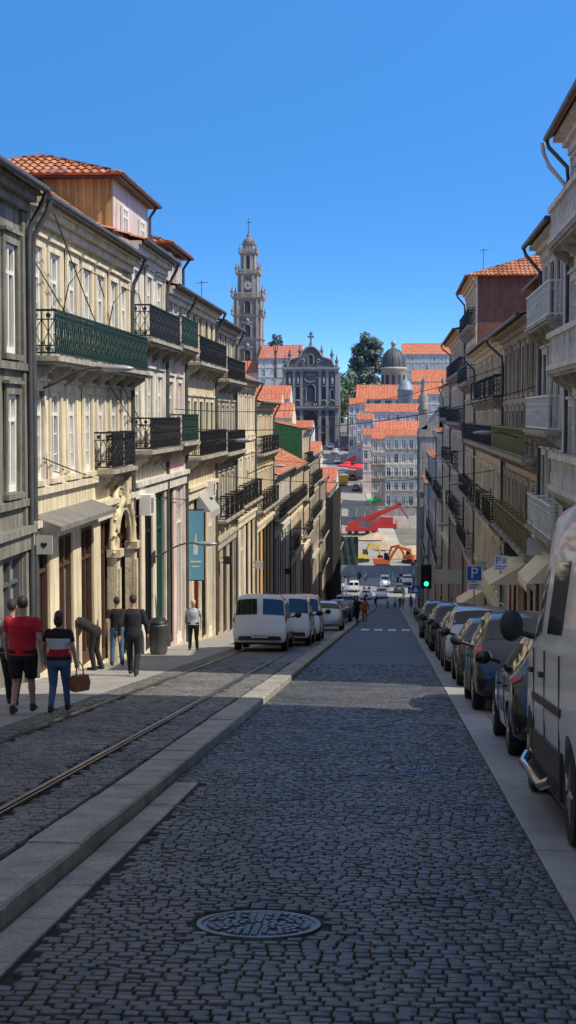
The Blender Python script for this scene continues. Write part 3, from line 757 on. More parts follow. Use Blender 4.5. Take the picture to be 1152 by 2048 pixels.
def awning(par,x0,x1,z,m,d=1.3):
    mb=MB()
    mb.add([(x0,-.05,z),(x1,-.05,z),(x1,-d,z-.75),(x0,-d,z-.75),(x1,-d,z-1.0),(x0,-d,z-1.0)],[(0,3,2,1),(3,5,4,2)])
    mb.add([(x0,-.05,z),(x0,-d,z-.75),(x0,-.05,z-.75)],[(0,1,2)]);mb.add([(x1,-.05,z),(x1,-d,z-.75),(x1,-.05,z-.75)],[(0,2,1)])
    mb.obj('awning',[m],par)
awc=mat('cream_awning',(.86,.74,.50),.9,var=.1)
awning(r2,7,11,-5.0-r2["zb"],awc);awning(r3,6,9,-8.6-r3["zb"],awc);awning(r1,1,4,-4.0-r1["zb"],awc,.8)
awning(h4,3,6,-2.9-h4["zb"],mat('grey_awning',(.35,.35,.34),.9),.6)
def cable(p0,p1,sag,r=.014):
    pts=[]
    for k in range(21):
        t=k/20;p=Vector(p0).lerp(Vector(p1),t);p.z-=sag*4*t*(1-t);pts.append(p)
    mb=MB();mb.tube(pts,r,5);o=mb.obj('overhead_cable',[iron]);tag(o,'thin black overhead cable strung between facades','cable','overhead cables across the street')
cable((-7.3,30.2,3.2),(-7.3,48,-1.8),.1);cable((-7.3,50,.2),(4.5,62,2.0),.7);cable((-7.3,43,-.3),(4.5,48,.9),.6);cable((-6.9,30.5,4.1),(-7.2,44,-.6),.3)
cable((-7.3,64,-2.6),(4.5,66,-2.4),.4);cable((-7.3,85,-2.5),(4.5,88,-2),.5);cable((-7.3,31,-.9),(-7.3,60,-3.4),.3)
for yy in(33.2,38.6):
    t=top('wire_bracket','thin black arched wire bracket fixed to facade','bracket',(-7.4,yy,2.0),group='arched wire brackets')
    mb=MB();mb.tube([(0,0,0),(.2,0,.9),(.5,0,1.25),(.85,0,1.1),(1.0,0,.6)],.015);mb.obj('arm',[iron],t)

# ---------------------------------------------------------------- far townscape
def far(label,px0,px1,Y,eave,rise,wc,depth=10,n=None,det=0):
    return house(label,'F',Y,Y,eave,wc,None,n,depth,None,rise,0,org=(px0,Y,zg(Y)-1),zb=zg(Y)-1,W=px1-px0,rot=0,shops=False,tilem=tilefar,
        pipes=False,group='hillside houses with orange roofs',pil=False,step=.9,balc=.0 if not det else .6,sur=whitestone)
FB=[('tall cream building with rows of balconied windows',-1.65,6.6,330,-4.6,1.2,(.72,.66,.52),9,5,1),
('cream hillside house with orange roof',-4.9,.8,352,-5.6,1.6,(.70,.56,.42),10,3,1),
('pale pink hillside house with orange roof',-7.4,-2.8,375,-5.0,1.5,(.74,.58,.52),10,3,0),
('white hillside house with orange roof',-9.6,-5.0,402,-1.2,1.6,(.74,.72,.68),10,3,0),
('grey white hillside house with tiled roof',-12.6,-7.6,432,3.0,1.8,(.66,.66,.68),10,3,0),
('long slate clad house with bright orange roof',-11.0,8.5,450,4.8,4.2,(.14,.155,.20),14,6,0),
('lilac house with bright orange roof',-7.6,8,420,.9,2.2,(.55,.51,.62),10,6,0),
('house with wide orange roof',-4.6,7.4,395,-5.6,4.0,(.56,.48,.48),14,4,0),
('white house with red roof beyond the dome',6.2,20,500,11,4,(.66,.65,.65),14,4,0),
('large pale grey building with red hipped roof',3.2,22,560,22.5,4.2,(.48,.49,.50),14,7,0),
('small hillside house with orange roof',9.5,17.5,450,6.2,3.4,(.55,.52,.5),10,3,0),
('white nave with orange roof behind the church front',-44,-30,492,18.5,5,(.74,.73,.74),30,4,0),
('white gabled house beside the tower',-52.5,-43,498,14,4,(.76,.75,.76),12,4,0),
('cream house with orange roof below the tower',-45,-29,425,4.6,3.8,(.68,.62,.54),12,5,0),
('cream house with orange roof above the street',-30,-20,300,-.6,3,(.74,.64,.42),12,4,0),
('white house with orange roof above the street',-36,-26,350,2.0,3,(.74,.70,.63),12,4,0),
('white house at the foot of the church steps',-30,-21.5,405,-4.0,2.4,(.72,.70,.67),12,4,0),
('pale house on the far street',-27,-17.5,365,-9.0,2.4,(.68,.61,.52),12,4,0),
('pale stone building facing the plaza',7,20,250,-9,2.4,(.62,.57,.48),16,5,0),
('cream building behind the plaza',6.6,18,345,-7,2.4,(.68,.56,.44),12,5,0),
('pale building beyond the plaza',-24,-12,322,-14,2.4,(.62,.57,.48),14,5,0),]
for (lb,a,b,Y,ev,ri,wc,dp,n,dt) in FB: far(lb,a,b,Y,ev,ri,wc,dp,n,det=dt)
cg=mat('church_granite',(.15,.15,.165),.9,var=.35,scale=.3,streak=.4)
cg2=mat('church_granite_light',(.27,.26,.26),.9,var=.2,scale=.3)
cdk=mat('church_opening_dark',(.03,.034,.045),.6)
ch=top('church','baroque granite church front with curved gable, cross and urn pinnacles','church',(-25.6,470,-10.2))
mb=MB()
prof=[(-8.6,0),(8.6,0),(8.6,25),(7.4,25.4),(6.6,27.3),(5.2,27.8),(3.6,28.3),(2.6,30),(1.3,31.2),(0,31.6),(-1.3,31.2),(-2.6,30),(-3.6,28.3),(-5.2,27.8),(-6.6,27.3),(-7.4,25.4),(-8.6,25)]
mb.prism(prof,0,3);mb.box(-8.4,8.4,3.01,28,0,24);mb.obj('facade',[cg],ch)
mb=MB()
for x in(-8.1,-5.2,-2.9,2.9,5.2,8.1):
    mb.box(x-.45,x+.45,-.5,-.002,0,11.2);mb.box(x-.4,x+.4,-.45,-.002,13.1,23.4);mb.box(x-.6,x+.6,-.7,-.003,11.2,11.7);mb.box(x-.6,x+.6,-.65,-.003,23.4,23.9)
mb.box(-8.9,8.9,-.9,-.004,11.71,12.3);mb.box(-9.1,9.1,-1.1,-.005,12.31,12.9);mb.box(-8.9,8.9,-.8,-.004,23.91,24.5);mb.box(-9.2,9.2,-1.1,-.005,24.51,25.1)
gp=prof[3:16]
for i in range(len(gp)-1):
    (xa,za),(xb,zb_)=gp[i],gp[i+1];mb.cyl((xa,-.2,za),(xb,-.2,zb_),.35,n=6)
for x in(-4.05,4.05,-6.7,6.7):
    mb.lathe([(.1,0),(.55,.1),(.35,.8),(.5,1.4),(.2,2.1),(.25,2.5),(.02,2.8)],c=(x,-.25,19.8),n=6);mb.box(x-.9,x+.9,-.35,-.003,19.2,19.5)
    mb.box(x-.9,x+.9,-.35,-.003,9.6,9.9)
    mb.tube([(x-.9,-.3,14.2),(x-.5,-.4,14.7),(x,-.45,14.9),(x+.5,-.4,14.7),(x+.9,-.3,14.2)],.18,5)
mb.tube([(1.9*math.cos(k*.5236),-.3,21.6+1.2*math.sin(k*.5236)) for k in range(13)],.2,6)
for s in(-1,1):
    mb.tube([(s*(2.4+.5*math.cos(k*.8)),-.3,27.0+.6*math.sin(k*.8)) for k in range(8)],.2,5)
    mb.tube([(s*(1.9-.15*k),-.3,13.3+.5*math.sin(k*1.2)) for k in range(9)],.16,5)
mb.obj('cornice',[cg2],ch)
def arch(mb,x,z,w,h,y,m=0,n=10):
    pts=[(x-w/2,z),(x+w/2,z)]+[(x+w/2*math.cos(math.pi*k/n),z+h-w/2+w/2*math.sin(math.pi*k/n)) for k in range(n+1)]
    mb.add([(a,y,b) for a,b in pts],[tuple(range(len(pts)))],m)
def archwin(par,name,x,z,w,h,y,fm,dm):
    mb=MB();arch(mb,x,z,w,h,y-.02,0);q=.28
    pts=[(x-w/2-q/2,z)]+[(x+(w/2+q/2)*math.cos(math.pi*(1-k/8)),z+h-w/2+(w/2+q/2)*math.sin(math.pi*(1-k/8))) for k in range(9)]+[(x+w/2+q/2,z)]
    mb.tube([(a,y-.1,b) for a,b in pts],q*.6,6,1);return mb.obj(name,[dm,fm],par)
archwin(ch,'window',0,6.5,4.2,5.0,-.0,cg2,cdk)
for x in(-4.05,4.05):archwin(ch,'door',x,.4,1.6,4.2,0,cg2,cdk);archwin(ch,'niche',x,6,1.4,3.2,0,cg2,cdk);archwin(ch,'window',x,15,1.5,4,0,cg2,cdk)
archwin(ch,'window',0,14.5,2.6,5.2,0,cg2,cdk);archwin(ch,'niche',-6.7,15,1.0,3,0,cg2,cdk);archwin(ch,'niche',6.7,15,1.0,3,0,cg2,cdk);archwin(ch,'door',0,.3,2.4,4.6,0,cg2,cdk)
archwin(ch,'niche',0,26,1.4,3,0,cg2,cdk)
def pinn(par,x,y,z,s,m=cg,name='pinnacle'):
    mb=MB();mb.lathe([(.5*s,0),(.5*s,.8*s),(.25*s,.9*s),(.6*s,1.5*s),(.5*s,2.1*s),(.2*s,2.3*s),(.28*s,2.6*s),(.1*s,3.2*s),(.02*s,4.0*s)],c=(x,y,z),n=8);return mb.obj(name,[m],par)
for x,z in((-8.1,25.1),(-6.6,27.2),(-3.4,28.3),(3.4,28.3),(6.6,27.2),(8.1,25.1)):pinn(ch,x,.6,z,1.05)
mb=MB();mb.lathe([(.7,0),(.5,1),(.3,1.6)],c=(0,.6,31.4),n=8);mb.box(-.25,.25,.4,.8,32.8,36.2);mb.box(-1.05,1.05,.38,.82,34.3,34.9);mb.box(-.65,.65,.37,.83,35.3,35.7);mb.obj('cross',[cg],ch)
mb=MB()
for k in range(10):mb.box(-9.5+k*.1,9.5-k*.1,-9+k*.7,-.01,-2+.25*k if k else -4,.25*(k+1)-2)
for s in(-1,1):
    mb.box(s*11.5-2,s*11.5+2,-8,4,-4,3.2);mb.box(s*11.5-2.2,s*11.5+2.2,-8.2,4.2,3.21,3.7)
    for k in range(8):mb.box(s*11.5-1.9+k*.5,s*11.5-1.7+k*.5,-8.1,-7.9,3.71,4.6)
    mb.box(s*11.5-2.1,s*11.5+2.1,-8.2,-7.8,4.61,4.85)
mb.obj('staircase',[cg2],ch)
tg=mat('tower_granite',(.25,.22,.21),.9,var=.35,scale=.3,streak=.4)
tg2=mat('tower_granite_light',(.34,.305,.28),.9,var=.25,scale=.3)
tw=top('bell_tower','tall baroque granite bell tower with clock, balustrades and cross','tower',(-49,512,-10))
def octo(w,c,z):
    h=w/2;q=h-c
    return [Vector(p) for p in((-q,-h,z),(q,-h,z),(h,-q,z),(h,q,z),(q,h,z),(-q,h,z),(-h,q,z),(-h,-q,z))]
stages=[('shaft',9.6,1.0,0,49.5),('middle_stage',7.3,1.2,49.5,57.6),('belfry',5.4,1.1,57.6,64.6),('lantern',3.7,.9,64.6,67.6)]
for nm,w_,c_,z0,z1 in stages:
    mb=MB();mb.ring_loft([octo(w_,c_,z0),octo(w_*.985,c_,z1)],0,True,False)
    q=w_/2
    for sx in(-1,1):
        for sy in(-1,1):
            mb.box(min(sx*(q-c_*1.9),sx*(q-c_*1.1)),max(sx*(q-c_*1.9),sx*(q-c_*1.1)),min(sy*(q-.1),sy*(q+.3)),max(sy*(q-.1),sy*(q+.3)),z0,z1-.4,1)
            mb.cyl((sx*(q-c_*.45),sy*(q-c_*.45),z0),(sx*(q-c_*.45),sy*(q-c_*.45),z1-.4),.42,n=8,m=1)
    mb.obj(nm,[tg,tg2],tw)
def corn(z,w_,h=.5):
    mb=MB();mb.ring_loft([octo(w_,.9,z),octo(w_+.9,.9,z+h*.6),octo(w_+1.1,.9,z+h)],0,True,False);mb.obj('cornice',[tg2],tw)
for z,w_ in((14,9.6),(26,9.6),(35,9.6),(43,9.6),(48.9,9.8),(57.0,7.3),(64.0,5.5),(67.2,3.7)):corn(z,w_,.8)
for z,w_,hh in((49.7,10.2,1.3),(57.8,7.6,1.2),(64.8,5.6,1.0)):
    mb=MB();q=w_/2
    for (ax,ay,bx_,by_) in((-q,-q,q,-q),(q,-q,q,q),(q,q,-q,q),(-q,q,-q,-q)):
        mb.cyl((ax,ay,z+hh),(bx_,by_,z+hh),.16,n=4);n=14
        for k in range(n):
            t=(k+.5)/n;mb.cyl((ax+(bx_-ax)*t,ay+(by_-ay)*t,z),(ax+(bx_-ax)*t,ay+(by_-ay)*t,z+hh),.14,n=4)
    mb.obj('balustrade',[tg2],tw)
for z,q,s in((43.6,5.1,.9),(49.7,5.1,1.1),(57.8,3.8,1.0),(64.7,2.8,.8),(67.8,1.7,.5)):
    for sx in(-1,1):
        for sy in(-1,1):pinn(tw,sx*q,sy*q,z,s,tg)
for z in(17,28,36.5,44.4):archwin(tw,'window',0,z,2,4.0,-4.85,tg2,cdk)
archwin(tw,'window',0,59.0,2.1,4.6,-2.75,tg2,cdk);archwin(tw,'window',0,65.0,1.1,2.0,-1.9,tg2,cdk)
mb=MB()
for z in(23,32.5,41):mb.box(-1.8,1.8,-5.05,-4.8,z,z+.4);mb.lathe([(.1,0),(.7,.2),(.5,1.0),(.15,1.4)],c=(0,-4.85,z+.4),n=6)
mb.obj('carved_pediment',[tg2],tw)
mb=MB();mb.cyl((0,-3.6,53.6),(0,-3.95,53.6),1.5,n=20,m=0);mb.cyl((0,-3.94,53.6),(0,-4.0,53.6),1.15,n=20,m=1);mb.box(-.06,.06,-4.1,-4.01,53.6,54.5,2);mb.box(0,.7,-4.1,-4.01,53.55,53.68,2);mb.obj('clock',[tg2,mat('clock_face',(.4,.38,.36),.7),iron],tw)
mb=MB();mb.lathe([(1.7,67.9),(1.9,68.5),(1.5,69.4),(.8,70.0),(.5,70.4),(.75,70.8),(.35,71.3),(.2,71.6),(.5,72.0),(.2,72.4)],n=12);mb.obj('cupola',[tg],tw)
mb=MB();mb.cyl((0,0,72.3),(0,0,76.6),.10,n=5);mb.cyl((-.9,0,75.2),(.9,0,75.2),.10,n=5);mb.obj('cross',[iron],tw)
dm=top('domed_building','round stone building with dark grey ribbed dome and lantern','building',(0.2,482,-3.2))
mb=MB();mb.lathe([(4.0,-8),(4.0,17.5),(4.4,17.8),(4.4,18.3),(3.8,18.4)],n=24);mb.obj('drum',[mat('dome_drum_stone',(.44,.385,.31),.9,var=.2,scale=.4)],dm)
mb=MB();mb.lathe([(3.8,18.4),(3.75,19.6),(3.45,21.2),(2.7,22.9),(1.6,24),(.8,24.5)],n=24)
for k in range(12):
    t=2*math.pi*k/12;mb.tube([(r_*math.cos(t),r_*math.sin(t),z_) for r_,z_ in((3.85,18.4),(3.8,19.6),(3.5,21.2),(2.7,22.9),(1.6,24.05))],.12,5)
mb.obj('dome',[mat('dome_lead',(.07,.078,.085),.6,var=.2)],dm)
mb=MB();mb.lathe([(.7,24.4),(.7,25.7),(.95,25.8),(.7,26.5),(.15,27.1),(.05,28.6)],n=10);mb.obj('lantern',[mat('lantern_pale',(.4,.4,.4),.8)],dm)
for k in range(-2,3):
    t=-math.pi/2+k*.5;mb=MB();arch(mb,0,13,1.0,3,0);o=mb.obj('window',[cdk],dm,(4.03*math.cos(t),4.03*math.sin(t),0),(0,0,t+math.pi/2))
dm2=top('small_dome','small blue grey dome above orange roofs','building',(3.7,440,-2))
mb=MB();mb.lathe([(2.3,-18),(2.3,9),(2.6,9.2),(2.2,9.6),(1.9,10.8),(1.1,11.9),(.3,12.4),(.1,13.6)],n=16);mb.obj('dome',[mat('dome_bluegrey',(.22,.27,.32),.5,var=.2)],dm2)
c2=top('stone_church','small granite church with ball topped pinnacles','church',(3.9,213.5,-28))
c2m=mat('stone_church_grey',(.34,.32,.275),.9,var=.25,scale=.5,streak=.35)
mb=MB();mb.prism([(0,0),(9,0),(9,26),(7.5,27),(6,29),(4.5,30),(3,29),(1.5,27),(0,26)],0,20);mb.box(-.12,9.12,-.2,20.2,24.9,25.4);mb.box(-.12,9.12,-.2,20.2,17,17.4)
for y in(3,8,13,18):mb.box(-.15,-.001,y-.5,y+.5,0,24.8)
mb.obj('facade',[c2m],c2)
for y in(5.5,10.5,15.5):
    for z in(7,13,19):mb=MB();mb.box(-.06,-.02,y-.6,y+.6,z,z+2.2);mb.obj('window',[cdk],c2)
for x,y in((.5,.5),(3.2,.5),(.5,9),(8.5,.5)):
    mb=MB();mb.box(x-.5,x+.5,y-.5,y+.5,26,28.6);mb.lathe([(.6,28.6),(.8,28.8),(.45,29.5),(.7,30.4),(.3,31.2),(.12,32.4),(.3,32.8),(.05,33.4)],c=(x,y,0),n=8);mb.obj('pinnacle',[c2m],c2)
# ---- trees
bark=mat('bark',(.09,.07,.055),.9,var=.3)
leaf=mat('foliage_haze',(.12,.16,.14),.7,var=.35,scale=.5)
leaf2=mat('foliage_haze_light',(.15,.21,.13),.7,var=.35,scale=.5)
def tree(x,y,z,h,blobs,lm,nl=1500,ls=.55,label='large dark evergreen tree on the hill'):
    t=top('tree',label,'tree',(x,y,z),group='trees on the hill')
    mb=MB();rr=random.Random(int(x*7+y))
    mb.cyl((0,0,0),(0,0,h*.55),.5,.28,8)
    for (bx_,by_,bz,br) in blobs:mb.cyl((0,0,h*.35+.1*bz),(bx_,by_,bz),.2,.07,6)
    mb.obj('trunk',[bark],t)
    mb=MB()
    for (bx_,by_,bz,br) in blobs:
        cl=[(bx_,by_,bz,br*.8)]+[(bx_+rr.gauss(0,br*.42),by_+rr.gauss(0,br*.42),bz+rr.gauss(0,br*.34),br*rr.uniform(.3,.5)) for _ in range(8)]
        for _ in range(nl//len(blobs)):
            cx,cy,cz,cr=rr.choice(cl);v=Vector((rr.gauss(0,1),rr.gauss(0,1),rr.gauss(0,1))).normalized()
            p=Vector((cx,cy,cz))+v*cr*rr.uniform(.55,1.05)
            a_=(v.orthogonal()+Vector((rr.uniform(-.8,.8),rr.uniform(-.8,.8),rr.uniform(-.8,.8)))).normalized();b_=a_.cross(v+Vector((rr.uniform(-.5,.5),)*3)).normalized();s_=ls*rr.uniform(.5,1.2)
            mb.add([p-a_*s_,p-b_*s_*.6,p+a_*s_,p+b_*s_*.6],[(0,1,2,3)])
    mb.obj('crown',[lm],t)
tree(-9.5,570,-9,40,[(0,0,36,4.6),(-3,0,33,4.6),(3.2,0,32.5,4.6),(-4.5,1,28,4.4),(4,0,27.5,4.6),(0,0,30,5),(0,0,26,5),(0,-2,23,5),(-4,-1,20,4.8),(4,-1,19,4.8),(0,-1,16,5),(-4,-1,15,4.6)],leaf,12000,.75)
tree(-16,545,-9,30,[(0,0,22,4.2),(-3,0,19,3.8),(3,0,18,4),(0,0,14,4.4),(-4,0,13,3.8)],leaf2,5000,.6,'green leafy tree beside the church')
tree(-19,520,-9,26,[(0,0,17,3.6),(3,0,15,3.6),(-2,0,13,3.6),(3,0,11,3.4),(0,0,8,3.6)],leaf2,4500,.5,'green leafy tree beside the church')
tree(-6,530,-9,26,[(0,0,18,3.6),(3,0,16,3.6),(-3,0,15,3.8),(0,0,13,4),(-4,0,10,3.6),(3,0,10,3.6)],leaf,4500,.55,'dark bush tree behind the orange roofs')
tree(-38,488,12,16,[(0,0,13,1.5),(1,0,11.6,1.4),(-1,0,11.4,1.3)],leaf,900,.35,'small tree beside the church roof')

# ---------------------------------------------------------------- vehicles
KIND={
'suv':dict(L=4.5,st=[(0,.38,.62,.66,.76,.70),(.04,.32,.74,.84,.86,.80),(.12,.28,.96,1.08,.91,.78),(.20,.26,1.02,1.18,.92,.76),(.50,.25,1.03,1.56,.92,.68),(.72,.25,1.03,1.63,.92,.66),(1.3,.25,1.02,1.68,.92,.66),(2.1,.25,1.0,1.67,.92,.66),(2.6,.25,.99,1.61,.92,.66),(3.35,.25,.98,1.10,.91,.74),(3.9,.25,.92,1.02,.89,.70),(4.3,.28,.78,.86,.82,.64),(4.45,.32,.62,.68,.74,.56),(4.5,.40,.55,.58,.66,.5)],r=.36,wx=(.86,3.55),rw=(3,4),ws=(8,9),sw=((4.25,5.9),(6.05,7),(7.08,8.3)),tl=(2.0,3.0,3.6,4.9)),
'hatch':dict(L=4.1,st=[(0,.36,.58,.62,.72,.66),(.04,.28,.70,.80,.82,.76),(.12,.24,.90,1.0,.87,.74),(.18,.22,.94,1.06,.88,.72),(.46,.22,.95,1.36,.88,.63),(.66,.22,.95,1.43,.88,.60),(1.2,.22,.94,1.48,.88,.60),(1.9,.22,.92,1.47,.88,.60),(2.3,.22,.91,1.42,.88,.61),(3.0,.22,.90,1.0,.87,.70),(3.55,.22,.84,.92,.85,.66),(3.9,.25,.70,.76,.78,.60),(4.06,.3,.56,.60,.70,.52),(4.1,.38,.5,.53,.62,.46)],r=.31,wx=(.74,3.3),rw=(3,4),ws=(8,9),sw=((4.25,5.9),(6.05,7),(7.08,8.3)),tl=(2.0,3.0,3.6,4.9)),
'van':dict(L=4.1,st=[(0,.42,.60,.64,.78,.72),(.02,.32,.68,.78,.84,.78),(.05,.28,.98,1.04,.86,.80),(.06,.27,1.0,1.08,.86,.79),(.12,.27,1.02,1.66,.86,.75),(.24,.27,1.02,1.79,.86,.72),(1.2,.27,1.02,1.82,.86,.70),(2.2,.27,1.01,1.81,.86,.70),(2.55,.27,1.0,1.74,.86,.69),(3.25,.27,.99,1.14,.86,.74),(3.75,.27,.9,1.0,.84,.68),(3.98,.3,.76,.82,.80,.62),(4.08,.34,.6,.64,.74,.54),(4.1,.4,.55,.58,.66,.5)],r=.31,wx=(.72,3.35),rw=(3,4),ws=(8,9),sw=((7.05,8.35),),tl=(1.7,3.5,3.95,4.75)),
'bigvan':dict(L=5.5,st=[(0,.5,.7,.74,.88,.82),(.03,.40,.85,1.0,.97,.93),(.07,.38,1.3,1.45,1.0,.94),(.09,.36,1.4,1.6,1.0,.92),(.16,.35,1.5,2.55,1.0,.84),(.32,.35,1.5,2.74,1.0,.82),(1.5,.35,1.5,2.80,1.0,.82),(3.4,.35,1.48,2.78,1.0,.82),(3.9,.35,1.45,2.62,1.0,.82),(4.75,.35,1.35,1.52,.99,.84),(5.2,.38,1.05,1.15,.95,.78),(5.38,.4,.9,.96,.9,.7),(5.47,.42,.72,.76,.84,.64),(5.5,.5,.62,.66,.76,.6)],r=.40,wx=(1.1,4.45),rw=(3.15,4),ws=(8,9),sw=((6.15,6.75),(7.1,8.45)),tl=(1.6,3.9,3.75,4.25)),
}
def prm(st,s):
    i=int(min(max(math.floor(s),0),len(st)-2));f=s-i
    return [st[i][k]*(1-f)+st[i+1][k]*f for k in range(6)]
def prof_pt(q,t):
    y,zb_,be,tp,w_,wt=q;k=min(1,max(0,(tp-be)/.3))
    C=[(0,zb_),(.86*w_,zb_),(.96*w_,zb_+.06),(w_,zb_+.45*(be-zb_)),(.985*w_,be),(wt,tp-.09*k-.01),(wt-.06,tp-.03*k),(wt*.55,tp),(0,tp+.015)]
    i=int(min(max(math.floor(t),0),7));f=t-i
    return C[i][0]*(1-f)+C[i+1][0]*f,C[i][1]*(1-f)+C[i+1][1]*f
def spt(K,s,t,sd=1,off=0):
    def P(s,t):
        q=prm(K['st'],s);x,z=prof_pt(q,t);return Vector((x*sd,q[0],z))
    p=P(s,t)
    if off:
        e=.02;ds=P(min(s+e,len(K['st'])-1),t)-P(max(s-e,0),t);dt=P(s,min(t+e,8))-P(s,max(t-e,0))
        n=ds.cross(dt)
        if n.length>1e-9:
            n.normalize()
            if t>4.95:
                if n.z<0:n=-n
            elif n.x*sd<0:n=-n
            p=p+n*off
    return p
def patch(K,s0,s1,t0,t1,sd=1,off=.006,ns=8,nt_=4,full=False):
    mb=MB();vs=[];fs=[]
    ss=sorted(set([s0+(s1-s0)*i/ns for i in range(ns+1)]+[k for k in range(int(math.ceil(s0)),int(s1)+1)]))
    if full:
        ts=[(t,1) for t in np.linspace(t0,8,6)]+[(t,-1) for t in np.linspace(8,t0,6)[1:]]
    else: ts=[(t,sd) for t in sorted(set(list(np.linspace(t0,t1,nt_+1))+[k for k in range(int(math.ceil(t0)),int(t1)+1)]))]
    for s in ss:
        for t,d in ts: vs.append(spt(K,s,float(t),d,off))
    m=len(ts)
    for i in range(len(ss)-1):
        for j in range(m-1):fs.append((i*m+j,i*m+j+1,(i+1)*m+j+1,(i+1)*m+j))
    mb.add(vs,fs,0,True);return mb
BODY={}
def body_mesh(kind):
    if kind in BODY:return BODY[kind]
    K=KIND[kind];mb=MB();n=len(K['st']);rings=[]
    ss=[]
    for i in range(n-1):ss+=[i,i+.5]
    ss.append(n-1)
    ts=[0,1,2,2.5,3,3.5,4,4.5,5,6,7,8]
    for s in ss:
        rings.append([spt(K,s,t,1) for t in ts]+[spt(K,s,t,-1) for t in ts[::-1][1:-1]])
    mb.ring_loft(rings,0,True,True)
    cut=MB();r=K['r']+.055;wmax=max(q[4] for q in K['st'])
    for y in K['wx']:
        for s in(-1,1):
            cut.cyl((s*(wmax-.28),y,K['r']),(s*(wmax+.3),y,K['r']),r,n=24)
    co_=cut.obj('cutter',[])
    me=bake(mb,[('BOOLEAN',dict(object=co_,operation='DIFFERENCE',solver='EXACT'))],mats=[plasticb])
    d=co_.data;bpy.data.objects.remove(co_);bpy.data.meshes.remove(d)
    me.set_sharp_from_angle(angle=rad(38))
    BODY[kind]=me;return me
PM={}
def cachemesh(key,fn):
    if key not in PM:PM[key]=fn()
    return PM[key]
def wheelmesh(r):
    mb=MB();mb.lathe([(r*.66,-.10),(r*.95,-.10),(r,-.07),(r,.07),(r*.95,.10),(r*.66,.10)],n=28,ax='x');return mb.mesh('wheel',[rubber],35)
def rimmesh(r):
    mb=MB();mb.lathe([(r*.67,.02),(r*.67,.095),(r*.6,.09),(r*.58,.03),(.01,.03)],n=24,ax='x',m=0)
    for k in range(5):
        t=2*math.pi*k/5;c,s_=math.cos(t),math.sin(t)
        mb.cyl((.07,.04*c,.04*s_),(.075,r*.6*c,r*.6*s_),.05,.03,6)
    mb.cyl((.04,0,0),(.085,0,0),.06,n=10);return mb.mesh('rim',[rimm],35)
def text(s,size,m,par,loc,rot,name='lettering',ext=.002):
    cu=bpy.data.curves.new('t','FONT');cu.body=s;cu.size=size;cu.extrude=ext;cu.align_x='CENTER';cu.align_y='CENTER'
    o=mkobj('t',cu);bpy.context.view_layer.update()
    me=bpy.data.meshes.new_from_object(o.evaluated_get(bpy.context.evaluated_depsgraph_get()))
    bpy.data.objects.remove(o);me.materials.clear();me.materials.append(m)
    return mkobj(name,me,par,loc,rot)
platew=mat('plate_white',(.65,.65,.62),.4)
